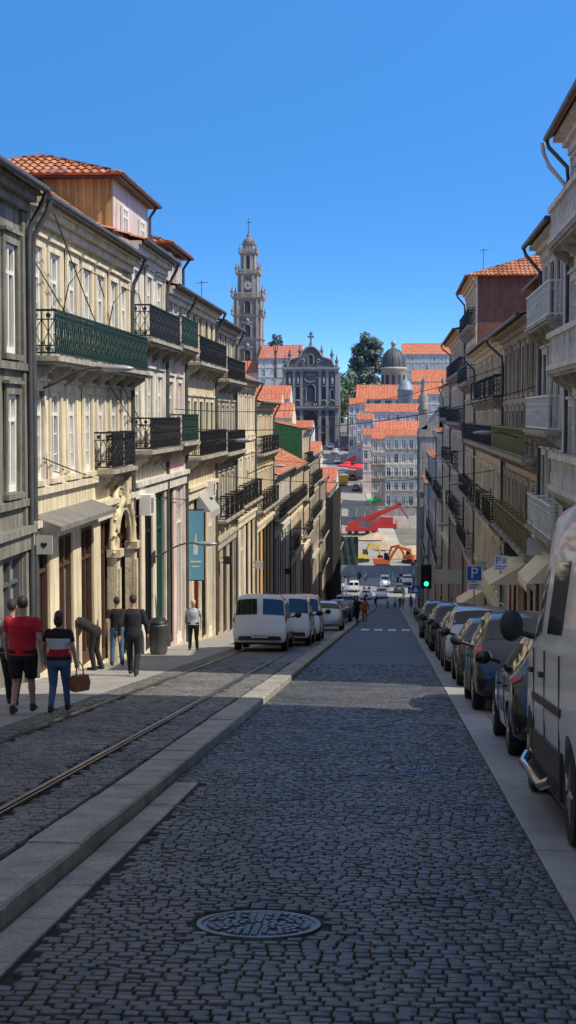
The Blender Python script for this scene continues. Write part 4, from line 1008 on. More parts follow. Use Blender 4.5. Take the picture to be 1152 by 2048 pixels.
def car(kind,paint,x,y,label,cat='car',hd=0,z=None,group='cars parked along the kerb',slp=SL,plate=None,rails=False):
    K=KIND[kind];L_=K['L'];name={'suv':'parked_car','hatch':'parked_car','van':'parked_van','bigvan':'parked_van'}[kind]
    zz=(zg(y)+.04) if z is None else z
    t=top(name,label,cat,(x,y,zz),(-slp,0,hd),group)
    me=body_mesh(kind).copy();me.materials.clear();me.materials.append(paint);mkobj('body',me,t)
    gw=carglass
    def pt(nm,m,key,fn):
        me=cachemesh((kind,key,m.name),lambda:fn().mesh(nm,[m],60));return mkobj(nm,me,t)
    pt('windscreen',gw,'ws',lambda:patch(K,K['ws'][0]+.12,K['ws'][1]-.1,5.6,8,full=True))
    if kind=='van':
        for sd in(-1,1):pt('rear_window',gw,'rw%d'%sd,lambda:patch(K,K['rw'][0]+.12,K['rw'][1]-.02,5.25,7.78,sd))
    elif kind=='bigvan':
        for sd in(-1,1):pt('rear_window',gw,'rw%d'%sd,lambda:patch(K,K['rw'][0]+.1,K['rw'][1]-.25,5.45,7.75,sd))
    else:pt('rear_window',gw,'rw',lambda:patch(K,K['rw'][0]+.12,K['rw'][1]-.02,5.35,8,full=True))
    for i,(a,b) in enumerate(K['sw']):
        for sd in(-1,1):pt('side_window',gw,'sw%d%d'%(i,sd),lambda:patch(K,a,b,4.1,4.9 if kind!='bigvan' else 4.62,sd))
    for sd in(-1,1):
        s0,s1,t0,t1=K['tl'];pt('tail_light',redlens,'tl%d'%sd,lambda:patch(K,s0,s1,t0,t1,sd,.012,6,4))
        n=len(K['st']);pt('headlight',clearlens,'hl%d'%sd,lambda:patch(K,n-4.1,n-3.2,4.05,5.8,sd,.01))
    w0=max(q[4] for q in K['st'])
    def bump():
        mb=MB()
        z1=K['st'][1][2]-.1
        pts=[(-w0*.97,.32),(-w0*.93,.06),(-w0*.7,-.035),(0,-.06),(w0*.7,-.035),(w0*.93,.06),(w0*.97,.32)]
        r_=[]
        for a,b in pts:r_.append([(a,b,.34),(a*.985,b+.06,.34),(a*.985,b+.06,z1-.1),(a,b,z1-.12)])
        mb.ring_loft([[Vector(p) for p in q] for q in r_],0,True,False);return mb
    pt('rear_bumper',plasticb if kind!='hatch' else paint,'rb',bump)
    if kind in('suv','bigvan'):
        for sd in(-1,1):
            def clad():
                mb=MB()
                a=min(sd*w0*.95,sd*(w0+.012));b=max(sd*w0*.95,sd*(w0+.012))
                mb.box(a,b,K['wx'][0]+K['r']+.08,K['wx'][1]-K['r']-.08,.27,.46 if kind=='suv' else .66)
                return mb
            pt('side_cladding',plasticb,'cl%d'%sd,clad)
    def plt():
        mb=MB();yz=.76 if kind in('suv',) else (.72 if kind=='hatch' else .60)
        if kind in('suv','hatch'):mb.box(-.26,.26,-.01,.09,yz-.0,yz+.11)
        else:mb.box(-.26,.26,-.075,-.05,.42,.53)
        return mb
    p_=pt('number_plate',platew,'np',plt)
    if plate:text(plate,.085,iron,p_,(0,-.078,.475),(math.pi/2,0,0))
    for sd in(-1,1):
        def mir():
            mb=MB();s_=K['ws'][0]+.75;q=prm(K['st'],s_)
            h_=1.05 if kind!='bigvan' else 1.55
            sc=1 if kind!='bigvan' else 1.6
            mb.cyl((sd*w0*.93,q[0],h_-.02),(sd*(w0+.1),q[0]-.03,h_+.03),.03,n=6);mb.ell((sd*(w0+.17),q[0]-.03,h_+.06*sc),.12,.07,.085*sc*1.2,10)
            return mb
        pt('mirror',plasticb if kind!='hatch' else paint,'mi%d'%sd,mir)
    if kind in('suv','hatch'):
        for sd in(-1,1):
            for yy in(1.35,2.35):
                def seam():
                    mb=MB();st=K['st'];k=next(i for i in range(len(st)-1) if st[i][0]<=yy<=st[i+1][0]);s_=k+(yy-st[k][0])/(st[k+1][0]-st[k][0])
                    mb.tube([spt(K,s_,float(tt),sd,.001) for tt in np.linspace(2.1,4,7)],.006,4)
                    ph=spt(K,s_-.1,3.7,sd,.02);mb.box(ph.x-.012,ph.x+.012,ph.y-.2,ph.y-.0,ph.z-.015,ph.z+.015)
                    return mb
                pt('door_seam',plasticb,'se%d%s'%(sd,yy),seam)
    if rails:
        for sd in(-1,1):
            def rl_():
                mb=MB();mb.tube([(sd*.6,.75,1.66),(sd*.62,.9,1.72),(sd*.62,2.3,1.74),(sd*.6,2.5,1.66)],.02)
                return mb
            pt('roof_rail',chrome,'rr%d'%sd,rl_)
    wm_=cachemesh(('w',K['r']),lambda:wheelmesh(K['r']));rm_=cachemesh(('rm',K['r']),lambda:rimmesh(K['r']))
    for yy in K['wx']:
        for sd in(-1,1):
            w_=mkobj('wheel',wm_,t,(sd*(w0-.11),yy,K['r']),(0,0,0 if sd>0 else math.pi));mkobj('rim',rm_,w_)
    def under():
        mb=MB();mb.box(-w0*.8,w0*.8,.3,L_-.4,.2,.36);return mb
    pt('underbody',plasticb,'ub',under)
    return t
def paint(n,c,met=.0,r=.28,coat=1):return mat('paint_'+n,c,r,met,coat=coat,var=.05,scale=1.5)
pw=paint('white',(.80,.80,.79));pb=paint('black',(.012,.013,.016),.2);pn=paint('navy',(.012,.025,.06),.3);ps=paint('silver',(.50,.51,.53),.4);pg=paint('grey',(.08,.085,.09),.4);pr=paint('red',(.4,.03,.02));pvan=paint('van_white',(.80,.81,.82),0,.4,.6)
bv=car('bigvan',pvan,2.38,10.55,'tall white van with black sills and chrome side step','van',group='vans parked along the kerb')
for sd in(-1,1):
    mb=MB();mb.tube([(sd*1.06,1.75,.42),(sd*1.12,1.95,.36),(sd*1.12,3.7,.36),(sd*1.06,3.9,.42)],.045,10);mb.obj('side_step',[chrome],bv)
    mb=MB()
    mb.box(min(sd*.995,sd*1.014),max(sd*.995,sd*1.014),1.6,4.0,.95,1.02);mb.obj('side_trim',[plasticb],bv)
    for yy in(1.75,2.95,3.95):mb=MB();mb.box(min(sd*.99,sd*1.003),max(sd*.99,sd*1.003),yy,yy+.012,.5,1.45);mb.obj('door_seam',[plasticb],bv)
    for yy in(3.05,4.0):mb=MB();mb.box(min(sd*1.0,sd*1.03),max(sd*1.0,sd*1.03),yy,yy+.18,1.2,1.25);mb.obj('door_handle',[plasticb],bv)
car('hatch',pb,2.30,17.6,'black hatchback parked in front of the van')
car('suv',pb,2.30,24.8,'black sport utility car with red tail lights')
car('hatch',pb,2.28,31.6,'black hatchback parked at the kerb')
car('suv',ps,2.27,37.6,'silver sport utility car with roof rails',rails=True)
car('hatch',pb,2.27,44.2,'dark hatchback with red tail lights')
car('suv',pn,2.25,51.2,'navy sport utility car parked at the kerb')
car('hatch',pg,2.25,58.5,'grey hatchback parked at the kerb')
car('suv',pn,2.2,67,'dark blue sport utility car at the end of the row')
gl='white vans parked on the tramway'
car('van',pw,-4.18,47,'small white panel van with two rear windows','van',z=G(47)+.03,group=gl,plate='60-53-UH')
car('van',pw,-3.72,52.3,'second small white panel van behind the first','van',z=G(52.3)+.03,group=gl)
car('van',pw,-3.62,57.6,'third small white panel van in the row','van',z=G(57.6)+.03,group=gl)
car('hatch',ps,-3.35,75,'silver hatchback parked on the tramway',z=G(75)+.03)
car('hatch',pb,-3.6,100,'dark hatchback on the tramway',z=G(100)+.03)
car('van',pw,-3.9,125,'small white van further down the street','van',z=G(125)+.03,group=gl)
tl='traffic in the plaza and far street'
for i,(x,y,k,p,lb) in enumerate([(-4.0,232,'hatch',pw,'white hatchback crossing the plaza'),(-1.6,238,'suv',ps,'silver car driving in the plaza'),(1.2,243,'hatch',pg,'grey hatchback in the plaza'),(-6.2,244,'van',pw,'white van waiting in the plaza'),(-1.2,256,'van',pw,'white van beside the hoarding'),(2.6,255,'suv',pw,'white car beside the hoarding'),
    (-10.5,395,'hatch',pb,'dark car driving up the far street'),(-13.5,405,'hatch',pw,'white car on the far street'),(-9.2,378,'suv',pg,'grey car on the far street'),(-15.5,425,'suv',pw,'white car high on the far street'),(-12.2,432,'hatch',ps,'silver car high on the far street'),(-16.8,445,'hatch',pw,'white car near the church'),(-18.5,455,'suv',pw,'white car parked near the church steps'),(-13.5,452,'hatch',pr,'red car near the church')]):
    car(k,p,x,y,lb,'car' if k!='van' else 'van',group=tl,slp=0 if y<290 else -math.atan(.115),z=zg(y)+.03,hd=math.pi if i%3==1 and y<290 else 0)
yt=top('delivery_truck','yellow box delivery truck on the far street','truck',(-12.6,386,zg(386)+.03),(math.atan(.115),0,0))
ym=mat('yellow_paint',(.6,.45,.02),.4,coat=.5)
mb=MB();mb.box(-1.1,1.1,0,3.6,.6,2.7);mb.box(-.98,.98,-.02,-.001,.7,2.6,1);mb.obj('cargo_box',[ym,ym],yt)
mb=MB();mb.prism([(-1,.5),(1,.5),(1,1.4),(.9,2.1),(-.9,2.1),(-1,1.4)],3.65,5.0);mb.obj('cab',[ym],yt)
for yy in(.8,4.2):
    for sd in(-1,1):mkobj('wheel',cachemesh(('w',.36),lambda:wheelmesh(.36)),yt,(sd*.95,yy,.36))
mb=MB();mb.box(-.8,.8,5.001,5.02,1.4,2.0);mb.obj('windscreen',[carglass],yt)

# ---------------------------------------------------------------- signs, lights, construction
postm=mat('galvanised_post',(.33,.34,.35),.4,.6)
def post(t,h,r=.03):
    mb=MB();mb.cyl((0,0,0),(0,0,h),r,n=10);mb.lathe([(r*2.2,0),(r*2,.05),(r,.06)],n=10);mb.obj('post',[postm],t)
bluem=mat('sign_blue',(.02,.15,.55),.4)
signw=mat('sign_white',(.85,.85,.85),.4)
t=top('parking_sign','blue square parking sign with white letter on a post','sign',(3.5,64,G(64)+.02))
post(t,3.2);mb=MB();mb.box(-.34,.34,-.06,-.035,2.45,3.13);mb.box(-.30,.30,-.064,-.061,2.49,3.09,1);mb.obj('panel',[signw,bluem],t)
text('P',.66,signw,t,(0,-.067,2.79),(math.pi/2,0,0),'letter')
mb=MB();mb.box(-.3,.3,-.06,-.035,2.08,2.40);mb.box(-.2,.2,-.063,-.061,2.28,2.32,1);mb.box(-.2,.1,-.063,-.061,2.17,2.21,1);mb.obj('lower_panel',[signw,iron],t)
t=top('parking_sign','white parking sign with blue letter and small pictogram','sign',(3.75,52,G(52)+.02))
post(t,3.4);mb=MB();mb.box(-.25,.25,-.06,-.035,2.72,3.24);mb.box(.06,.18,-.063,-.061,2.99,3.02,1);mb.box(.10,.13,-.0635,-.061,2.95,3.14,1);mb.box(.06,.18,-.063,-.061,3.07,3.10,1);mb.box(-.19,.19,-.063,-.061,2.84,2.87,1);mb.box(-.19,.1,-.063,-.061,2.77,2.80,1);mb.obj('panel',[signw,bluem],t)
text('P',.36,bluem,t,(-.09,-.063,3.05),(math.pi/2,0,0),'letter')
t=top('street_sign','plain pale rectangular sign panel on a post','sign',(3.4,84,G(84)+.02))
post(t,3.4);mb=MB();mb.box(-1.0,.5,-.06,-.03,2.5,3.3);mb.obj('panel',[mat('sign_pale',(.5,.5,.47),.6)],t)
t=top('traffic_light','black traffic light showing green on a kerbside post','traffic light',(1.72,75,zg(75)+.05))
post(t,2.4,.045)
mb=MB();mb.box(-.18,.18,-.12,.14,2.35,3.4)
for k in range(3):mb.cyl((0,-.12,2.53+k*.33),(0,-.3,2.55+k*.33),.135,.135,14,caps=False)
mb.box(-.26,.26,-.005,.01,2.27,3.48);mb.obj('housing',[iron],t)
for k,(c,e_) in enumerate((((.02,.8,.35),3.0),((.08,.05,.01),0),((.08,.01,.01),0))):
    mb=MB();mb.cyl((0,-.125,2.53+k*.33),(0,-.14,2.53+k*.33),.115,n=16);mb.obj('lens',[mat('signal_lens_%d'%k,c,.3,emit=e_)],t)
for (x,y,lb) in((1.75,110,'small blue square pedestrian crossing sign'),(1.8,140,'small blue square sign with white triangle')):
    t=top('road_sign',lb,'sign',(x,y,zg(y)+.03));post(t,2.6)
    mb=MB();mb.box(-.3,.3,-.05,-.03,2.1,2.7);mb.add([(-.2,-.053,2.2),(.2,-.053,2.2),(0,-.053,2.6)],[(0,1,2)],1);mb.obj('panel',[bluem,signw],t)
for k,y in enumerate((95,103,111,119,127)):
    mb=MB();mb.lathe([(.07,0),(.07,.8),(.09,.82),(.08,.9),(.03,.95)],n=10);o=mb.obj('bollard',[postm],None,(1.9,y,zg(y)+.03));tag(o,'grey metal bollard beside the kerb','bollard','bollards along the kerb')
t=top('waste_bin','grey metal litter bin on the pavement','bin',(-6.9,43.8,G(43.8)+.02))
mb=MB();mb.lathe([(.22,0),(.26,.1),(.28,.85),(.30,.9),(.2,.95)],n=16);mb.obj('bin_body',[zinc],t);mb=MB();mb.lathe([(.29,.96),(.2,1.08),(.02,1.12)],n=16);mb.obj('lid',[iron],t)
hoard=mat('hoarding_grey',(.34,.345,.35),.7,var=.1,scale=.5)
for k in range(7):
    mb=MB();x=-9+k*2.15;mb.box(x,x+2.1,0,.06,0,2.1);mb.box(x-.03,x+.03,-.05,-.001,0,2.2)
    for j in range(6):mb.box(x+.2+j*.32,x+.24+j*.32,-.02,-.002,.1,2.05)
    o=mb.obj('site_hoarding',[hoard],None,(0,268,zg(268)+.02));tag(o,'grey corrugated construction hoarding panel','fence','construction hoarding panels')
for k in range(8):
    mb=MB();x=-10+k*1.9;mb.box(x,x+1.8,0,.3,-1,2.4);mb.box(x-.02,x+1.82,-.06,.36,2.41,2.6);o=mb.obj('retaining_wall',[whitestone],None,(0,342,zg(342)));tag(o,'pale concrete wall segment above the construction pit','wall','concrete wall segments')
sand=mat('sand_heap',(.42,.33,.22),.95,var=.3,scale=1.2,bump=.8,bscale=3)
def heap(x,y,r,h,lb):
    mb=MB();n=30;rr=random.Random(int(x*10+y));rings=[];ph=[rr.uniform(0,6) for _ in range(4)]
    for k in range(10):
        q=k/9.3;ring=[]
        for i in range(n):
            a=2*math.pi*i/n;f=1+.18*math.sin(2*a+ph[0])+.1*math.sin(3*a+ph[1])+.05*math.sin(7*a+ph[2])
            ring.append(Vector((r*1.3*(1-q)*math.cos(a)*f+r*.35*q,r*(1-q)*math.sin(a)*f,h*math.sin(q*math.pi/2)*(1+.12*math.sin(3*a+ph[3]+q*4)*(1-q)))))
        rings.append(ring)
    mb.ring_loft(rings,0);o=mb.obj('sand_heap',[sand],None,(x,y,zg(y)-.1));tag(o,lb,'sand heap')
heap(3.0,300,4.2,2.3,'heap of pale sand inside the building site');heap(-1.5,308,3.2,1.6,'lower heap of earth and rubble')
heap(-4,318,3.0,1.4,'heap of rubble beside the red crane')
orange=mat('machine_orange',(.60,.13,.03),.5,coat=.3,var=.1);redm=mat('machine_red',(.48,.035,.03),.5,coat=.3,var=.1)
def boom(mb,pts,w,m=0):
    for a,b in zip(pts[:-1],pts[1:]):
        a=Vector(a);b=Vector(b);d=(b-a).normalized();u=Vector((0,1,0));v=d.cross(u).normalized()*w/2;u=u*w/2
        mb.ring_loft([[p+u+v,p-u+v,p-u-v,p+u-v] for p in(a,b)],m,True,False)
def excavator(x,y,s,m,lb,hd=0):
    t=top('excavator',lb,'excavator',(x,y,zg(y)+.02),(0,0,hd),'excavators in the building site')
    for sd in(-1,1):
        mb=MB();pr_=[(-1.6,.4),(-1.3,0),(1.3,0),(1.6,.4),(1.4,.8),(-1.4,.8)];mb.prism(pr_,sd*1.1-.25,sd*1.1+.25);mb.obj('track',[iron],t)
    mb=MB();mb.prism([(-1.7,1.0),(1.4,1.0),(1.4,1.6),(.6,1.9),(-1.7,2.1)],-1.2,1.2);mb.obj('body',[m],t)
    mb=MB();mb.prism([(.3,1.95),(1.3,1.65),(1.3,2.4),(1.0,3.1),(.3,3.1)],-1.15,-.2);mb.obj('cab',[carglass],t)
    mb=MB();boom(mb,[(1.2,.3,1.6),(2.8,.3,4.2),(5,.3,3.6)],.5);boom(mb,[(5,.3,3.9),(5.9,.3,1.4)],.38);mb.obj('arm',[m],t)
    mb=MB();mb.prism([(5.5,1.4),(6.3,1.3),(6.3,.5),(5.7,.2),(5.3,.7)],-.2,.9);mb.obj('bucket',[iron],t)
    t.scale=(s,)*3
excavator(-1.8,282,1.0,orange,'orange excavator with raised arm')
excavator(3.5,291,.8,orange,'orange excavator beside the sand heap',2.6)
excavator(-6,292,.8,mat('machine_yellow',(.5,.36,.04),.5),'yellow excavator near the hoarding',.6)
t=top('mobile_crane','red mobile crane with folded lattice boom','crane',(-6.5,322,zg(322)))
mb=MB();mb.box(-3.5,3.5,-1.2,1.2,.8,1.7);mb.box(2.2,3.6,-1.2,1.2,1.71,3.0);mb.obj('chassis',[redm],t)
mb=MB();boom(mb,[(-2.5,0,2.2),(3,0,4.6),(8,0,6.2)],.7);boom(mb,[(8,0,6.2),(10,0,3.5)],.3);mb.box(-3,-.5,-1,1,1.71,2.7);mb.obj('boom',[redm],t)
for k in(-2.6,-1.2,1.2,2.6):
    for sd in(-1,1):mb=MB();mb.cyl((k,sd*1.0,.5),(k,sd*1.3,.5),.5,n=14);mb.obj('wheel',[rubber],t)
t=top('drilling_rig','red drilling rig with long inclined mast','drilling rig',(-1.0,330,zg(330)))
mb=MB();mb.box(-2,2,-1.2,1.2,.1,1);mb.box(-1.8,1.2,-1.1,1.1,1.05,2.4);mb.obj('chassis',[redm],t)
mb=MB();boom(mb,[(-4.5,0,1.4),(3.0,0,5.4)],.6)
for k in range(8):mb.box(-4.3+k*.95,-4.1+k*.95,-.5,.5,1.9+k*.5,2.1+k*.5)
mb.obj('mast',[redm],t)
t=top('concrete_mixer','white concrete mixer truck with rotating drum','truck',(-8.2,296,zg(296)))
mb=MB();mb.box(-1.2,1.2,0,7,.8,1.1);mb.prism([(-1.2,1.1),(1.2,1.1),(1.2,2.8),(1,3),(-1,3),(-1.2,2.8)],-.2,1.4);mb.obj('chassis',[pw],t)
mb=MB();mb.lathe([(.5,1.6),(1.25,2.6),(1.35,4),(1.0,5.6),(.5,6.6)],c=(0,0,2.6),n=18,ax='y');mb.obj('drum',[mat('drum_grey',(.45,.45,.45),.6,var=.1)],t)
mb=MB();mb.box(-1,1,-.22,-.205,1.8,2.7);mb.obj('windscreen',[carglass],t)
for yy in(.7,4.4,5.8):
    for sd in(-1,1):mb=MB();mb.cyl((sd*.9,yy,.5),(sd*1.2,yy,.5),.5,n=14);mb.obj('wheel',[rubber],t)
for (x,y,lb) in((.8,333,'dark green netting hanging over a scaffold'),(-9.8,286,'dark netting over a scaffold by the hoarding')):
    t=top('scaffold',lb,'scaffold',(x,y,zg(y)))
    mb=MB()
    for i in range(4):
        mb.cyl((i*1.1,0,0),(i*1.1,0,6),.05,n=6)
    for z_ in(2,4,6):mb.cyl((0,0,z_),(3.3,0,z_),.05,n=6)
    mb.obj('poles',[postm],t)
    mb=MB();vs=[];fs=[]
    for i in range(13):
        for j in range(6):
            vs.append((i*.28,-.1-.12*math.sin(i*1.4+j),j*1.15+.1*math.sin(i*2)))
            if i and j:a=i*6+j;fs.append((a-7,a-1,a,a-6))
    mb.add(vs,fs,0,True);mb.obj('netting',[mat('green_black_net',(.03,.05,.045),.9,var=.4,scale=1)],t)
def parasol(x,y,m,lb,s=1.0):
    t=top('parasol',lb,'parasol',(x,y,zg(y)+.14),group='parasols on the far street')
    mb=MB();mb.cyl((0,0,0),(0,0,2.7*s),.04,n=6);mb.lathe([(.3,0),(.3,.1),(.05,.12)],n=10);mb.obj('pole',[postm],t)
    mb=MB();mb.lathe([(1.9*s,2.0*s),(1.92*s,2.2*s),(1.2*s,2.5*s),(.3*s,2.85*s),(.02,2.95*s)],n=8,sm=False);mb.obj('canopy',[m],t)
redc=mat('parasol_red',(.75,.03,.06),.8);grc=mat('parasol_green',(.04,.45,.15),.8)
parasol(-11.8,399,redc,'red cafe parasol open on the far street',1.5);parasol(-8.9,396,redc,'red cafe parasol beside another one',1.5);parasol(-10.2,410,redc,'red cafe parasol behind two others',1.5)
parasol(-4.8,388,grc,'green cafe parasol by the far houses');parasol(-4.2,352,grc,'green parasol above the building site')

# ---------------------------------------------------------------- people
skin=mat('skin',(.42,.24,.17),.6,var=.08,scale=8)
def cloth(n,c):return mat('cloth_'+n,c,.9,var=.15,scale=7,bump=.3,bscale=18)
def loft(mb,secs,T,infl=1.0,n=16):
    mb.ring_loft([[T(Vector((c[0]+rx*infl*math.cos(2*math.pi*i/n),c[1]+ry*infl*math.sin(2*math.pi*i/n),z))) for i in range(n)] for (c,z,rx,ry) in secs],0)
POSE={
 'walk':dict(lean=3,K=[(-.10,.13,.48),(.10,-.0,.48)],A=[(-.10,.24,.085),(.10,-.26,.13)],E=[(-.27,-.12,1.14),(.27,.04,1.13)],Wr=[(-.28,-.08,.88),(.28,.18,.90)]),
 'walk2':dict(lean=2,K=[(-.10,-.0,.48),(.10,.12,.48)],A=[(-.10,-.22,.12),(.10,.2,.085)],E=[(-.27,.03,1.13),(.27,-.07,1.13)],Wr=[(-.28,.15,.90),(.30,-.03,.87)]),
 'stand':dict(lean=0,K=[(-.11,.02,.48),(.11,.0,.48)],A=[(-.13,.0,.085),(.13,-.02,.085)],E=[(-.27,-.04,1.13),(.27,-.03,1.13)],Wr=[(-.27,.06,.88),(.27,.08,.88)]),
 'bend':dict(lean=62,K=[(-.10,.06,.50),(.10,.02,.48)],A=[(-.11,-.02,.085),(.12,-.10,.085)],E=[(-.2,.52,.86),(.2,.50,.86)],Wr=[(-.12,.62,.62),(.12,.62,.62)]),
}
def person(x,y,h,pose,top_c,bot_c,label,hair_c=(.03,.02,.015),hd=0,short_s=True,shorts=False,female=False,z=None,vox=.009,band=None,shoes=(.02,.02,.02),build=1.0,group=None):
    P=POSE[pose];s=h/1.75
    t=top('person',label,'person',(x,y,(G(y)+.02) if z is None else z),(0,0,hd),group)
    piv=Vector((0,0,.93));Rm=Matrix.Rotation(-rad(P['lean']),3,'X')
    T=lambda p:(piv+Rm@(p-piv)) if p.z>.9 else p
    U=lambda p:(piv+Rm@(Vector(p)-piv))
    bw=build
    shw=.175 if female else .20
    torso=[((0,0),.84,.13*bw,.10*bw),((0,0),.90,.172*bw,.125*bw),((0,.0),.98,(.17 if female else .155)*bw,.115*bw),((0,0),1.08,(.135 if female else .15)*bw,.105*bw),((0,.005),1.22,.16*bw,.118*bw),((0,0),1.34,.175*bw,.11*bw),((0,0),1.42,.15,.085),((0,0),1.47,.075,.06)]
    mb=MB();loft(mb,torso,T)
    mb.cap(U((0,0,1.44)),U((0,.01,1.56)),.055,.05)
    hc=U((0,.02,1.645));mb.ell(hc,.074,.092,.112,M=Rm)
    mb.ell(hc+Rm@Vector((0,.03,-.055)),.055,.062,.06,M=Rm)
    mb.cap(hc+Rm@Vector((0,.088,.005)),hc+Rm@Vector((0,.108,-.02)),.012,.016,8)
    for sd in(-1,1):mb.ell(hc+Rm@Vector((sd*.076,-.005,0)),.012,.02,.03,8,M=Rm)
    hips=[Vector((-.09*bw,0,.87)),Vector((.09*bw,0,.87))];sh=[U((-shw,0,1.39)),U((shw,0,1.39))]
    K=[Vector(k) for k in P['K']];A=[Vector(k) for k in P['A']];E=[Vector(k) for k in P['E']];Wr=[Vector(k) for k in P['Wr']]
    for i,sd in((0,-1),(1,1)):
        mb.cap(hips[i],K[i],.088*bw,.058,m=0);mb.cap(K[i]+(A[i]-K[i])*.2,K[i]+(A[i]-K[i])*.35,.058,.056);mb.cap(K[i],A[i],.054,.04)
        mb.cap(A[i]+Vector((0,-.03,-.03)),A[i]+Vector((0,.15,-.05)),.035,.03)
        mb.cap(sh[i],E[i],.05,.04);mb.cap(E[i],Wr[i],.038,.027)
        d=(Wr[i]-E[i]).normalized();f=Vector((0,1,0));f=(f-d*f.dot(d));f=f.normalized() if f.length>.1 else Vector((1,0,0));nn=d.cross(f)
        mb.cap(Wr[i]+d*.01,Wr[i]+d*.075,.026,.03);mb.cap(Wr[i]+d*.03+f*.02,Wr[i]+d*.07+f*.022,.018,.018);mb.cap(Wr[i]+d*.03-f*.02,Wr[i]+d*.07-f*.022,.018,.018)
        for j,(o_,ln) in enumerate(((.033,.062),(.011,.072),(-.011,.066),(-.033,.05))):
            b_=Wr[i]+d*.09+f*o_;k_=b_+d*ln*.5;e_=k_+(d*.8-nn*sd*.6).normalized()*ln*.5
            mb.cap(b_,k_,.0095,.009,8);mb.cap(k_,e_,.009,.008,8)
        mb.cap(Wr[i]+d*.03+f*.032,Wr[i]+d*.085+f*.062,.012,.010,8)
    smd=dict(factor=.5,iterations=3)
    def part(mb,name,m,v=vox):
        me=bake(mb,[('REMESH',dict(mode='VOXEL',voxel_size=v)),('SMOOTH',smd)],mats=[m]);me.materials.clear();me.materials.append(m);o=mkobj(name,me,t);return o
    part(mb,'body',skin)
    mb=MB();lo=.86 if not female else .92
    ts=[q for q in torso if q[1]>lo-.03][:-1]
    ts=[((0,0),lo,ts[0][2]*1.02,ts[0][3]*1.05)]+[q for q in ts if q[1]>lo+.01]+[((0,0),1.465,.082,.07)]
    loft(mb,ts,U if P['lean']>20 else T,1.12)
    for i in(0,1):
        e_=sh[i]+(E[i]-sh[i])*(.62 if short_s else 1.0)
        mb.cap(sh[i],sh[i]+(e_-sh[i])*.5,.062*bw,.06*bw);mb.cyl(sh[i],e_,.066*bw,.057*bw,14)
        if not short_s:mb.cap(e_,e_+(Wr[i]-e_)*.05,.052,.05);mb.cyl(E[i],E[i]+(Wr[i]-E[i])*.94,.05,.038,14)
    so_=part(mb,'shirt' if short_s else 'jacket',top_c,.011)
    if band:
        so_.data.materials.append(band[0]);so_.data.materials.append(band[1])
        for p in so_.data.polygons:
            zc=p.center.z
            if 1.12<zc<1.30 and abs(p.center.x)<.21:p.material_index=2
            elif zc<=1.12:p.material_index=1
            if zc<1.0:p.material_index=0
    mb=MB();loft(mb,[((0,0),.80,.15*bw,.11*bw),((0,0),.86,.175*bw,.128*bw),((0,0),.92,.178*bw,.128*bw),((0,0),.99,.165*bw,.118*bw)],lambda p:p,1.07)
    for i in(0,1):
        if shorts:
            q=hips[i]+(K[i]-hips[i])*.85;mb.cap(hips[i],hips[i]+(q-hips[i])*.3,.10,.098);mb.cyl(hips[i],q,.104*bw,.09,14)
        else:
            mb.cap(hips[i],K[i],.097*bw,.07);mb.cyl(K[i],A[i]+Vector((0,0,-.01)),.068,.058 if not female else .048,14);mb.cap(K[i],K[i]+(A[i]-K[i])*.3,.068,.062)
    part(mb,'shorts' if shorts else 'trousers',bot_c,.011)
    for i in(0,1):
        mb=MB();mb.cap(A[i]+Vector((0,-.035,-.035)),A[i]+Vector((0,.16,-.05)),.045,.038);mb.cap(A[i]+Vector((0,-.02,-.0)),A[i]+Vector((0,-.02,.02)),.045,.046)
        part(mb,'shoe',mat('shoe_%d'%int(shoes[0]*100),shoes,.6))
    mb=MB();mb.ell(hc+Rm@Vector((0,-.014,.022)),.083,.096,.108,M=Rm)
    if female:
        mb.ell(hc+Rm@Vector((0,-.05,-.05)),.085,.06,.11,M=Rm);mb.ell(hc+Rm@Vector((0,-.09,.02)),.05,.05,.05)
    hm=mat('hair_%d'%int(hair_c[0]*100),hair_c,.7,var=.3,scale=30)
    part(mb,'hair',hm)
    for sd in(-1,1):mb=MB();mb.ell(hc+Rm@Vector((sd*.03,.084,.012)),.012,.008,.007,8);mb.obj('eye',[iron],t)
    mb=MB();mb.ell(hc+Rm@Vector((0,.09,-.052)),.022,.01,.006,8);mb.obj('mouth',[mat('lips',(.3,.1,.09),.6)],t)
    t.scale=(s,)*3
    return t
red=cloth('red',(.46,.012,.03));blk=cloth('black',(.012,.012,.014));jean=cloth('denim',(.08,.14,.24));wht=cloth('white',(.65,.65,.65));suit=cloth('suit',(.014,.015,.02));lshirt=cloth('pale_check',(.40,.45,.52));orc=cloth('orange',(.55,.14,.04));gry=cloth('grey',(.15,.15,.16))
person(-5.5,21.9,1.76,'walk2',red,blk,'man walking away in red polo shirt and black shorts',hair_c=(.02,.015,.012),shorts=True,build=1.22)
person(-5.02,22.2,1.54,'walk2',blk,jean,'woman walking in black red and white top and jeans',hair_c=(.06,.035,.02),female=True,band=(red,wht),build=1.15)
bg_=top('handbag','brown leather handbag carried in a hand','bag',(-4.70,22.2,G(22.2)+.36))
mb=MB();mb.prism([(-.13,0),(.13,0),(.16,.12),(.12,.24),(-.12,.24),(-.16,.12)],-.06,.06);o=mb.obj('bag_body',[mat('brown_leather',(.30,.085,.03),.5,var=.2,scale=9)],bg_,rot=(0,0,rad(50)))
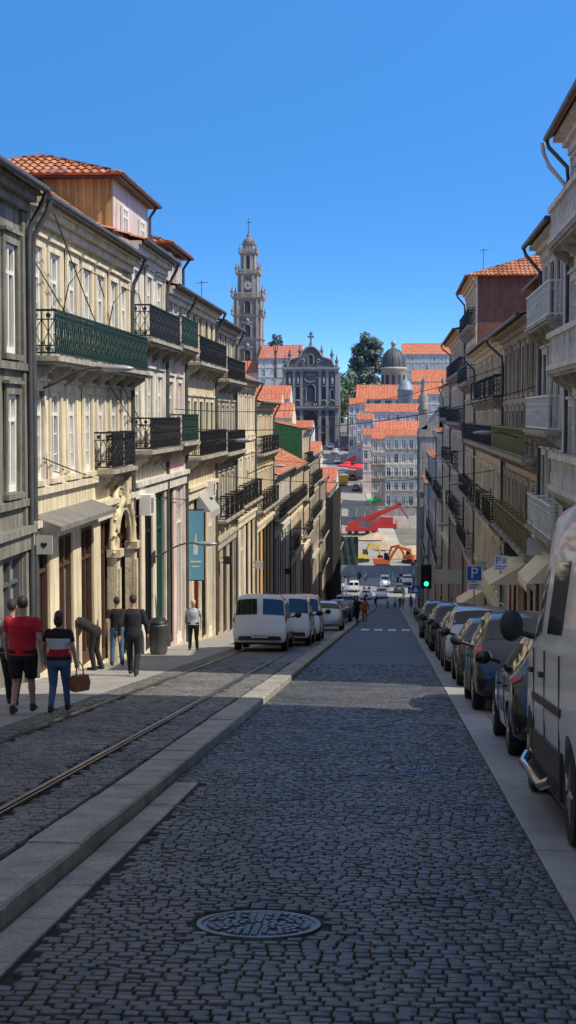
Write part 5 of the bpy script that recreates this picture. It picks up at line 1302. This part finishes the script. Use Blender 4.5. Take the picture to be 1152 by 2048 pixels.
mb=MB();mb.tube([(-.07,0,.23),(-.06,0,.36),(0,0,.44),(.06,0,.36),(.07,0,.23)],.01,6);mb.obj('handle',[MC['brown_leather']],bg_,rot=(0,0,rad(50)))
person(-6.0,23.2,1.7,'walk',gry,blk,'person in grey shirt walking beside the facade',build=1.1)
person(-6.95,34.6,1.74,'bend',blk,blk,'man in black bending down beside a shop door',hd=rad(75),short_s=True)
person(-6.88,37,1.72,'stand',blk,jean,'man standing in black shirt and jeans',hd=rad(20),short_s=True)
person(-5.65,32.3,1.78,'walk',suit,suit,'man in dark suit walking down the street',short_s=False,build=1.12)
person(-6.35,47.5,1.62,'stand',lshirt,blk,'older man in pale checked shirt facing uphill',hair_c=(.5,.5,.5),hd=math.pi,build=1.1)
gp_='pedestrians further down the street'
base=[person(-2.9,93,1.68,'walk',wht,jean,'pedestrian in white top and jeans',hd=0,vox=.014,group=gp_),
 person(-2.2,96,1.7,'walk2',blk,blk,'pedestrian dressed in black',vox=.014,group=gp_,hd=.5),
 person(-1.75,97,1.66,'walk',orc,orc,'pedestrian in orange clothing',vox=.014,group=gp_,female=True),
 person(-5.9,78,1.72,'stand',gry,jean,'pedestrian in grey shirt and jeans',vox=.014,group=gp_,hd=2),
 person(-6.3,84,1.75,'walk2',lshirt,wht,'pedestrian in pale blue shirt and white trousers',vox=.014,group=gp_,hd=3),
 person(-5.7,90,1.62,'stand',red,blk,'pedestrian in red top and black trousers',vox=.014,group=gp_,hd=1,female=True)]
rr=random.Random(5)
pos=[(-6,88),(-6.4,104),(-5.6,118),(-6.2,140),(-5.8,160),(4,100),(4.1,125),(4.0,90),(-3.5,150),(-3,110),(-2.9,118),(-6,170)]+[(rr.uniform(-8,4),rr.uniform(203,264)) for _ in range(44)]+[(fx(y)-6,y) for y in(385,392,398,410,418,425,440)]+[(fx(y)+5.5,y) for y in(390,405,420,436)]
seq=[0,1,4,3,0,5,1,4,3,0,1,2]
for i,(x,y) in enumerate(pos):
    copy_thing(base[seq[i%12]],(x,y,(G(y) if (abs(x)>2.5 and y<226) or y>300 else zg(y))+.03),(0,0,rr.uniform(0,6.28)))
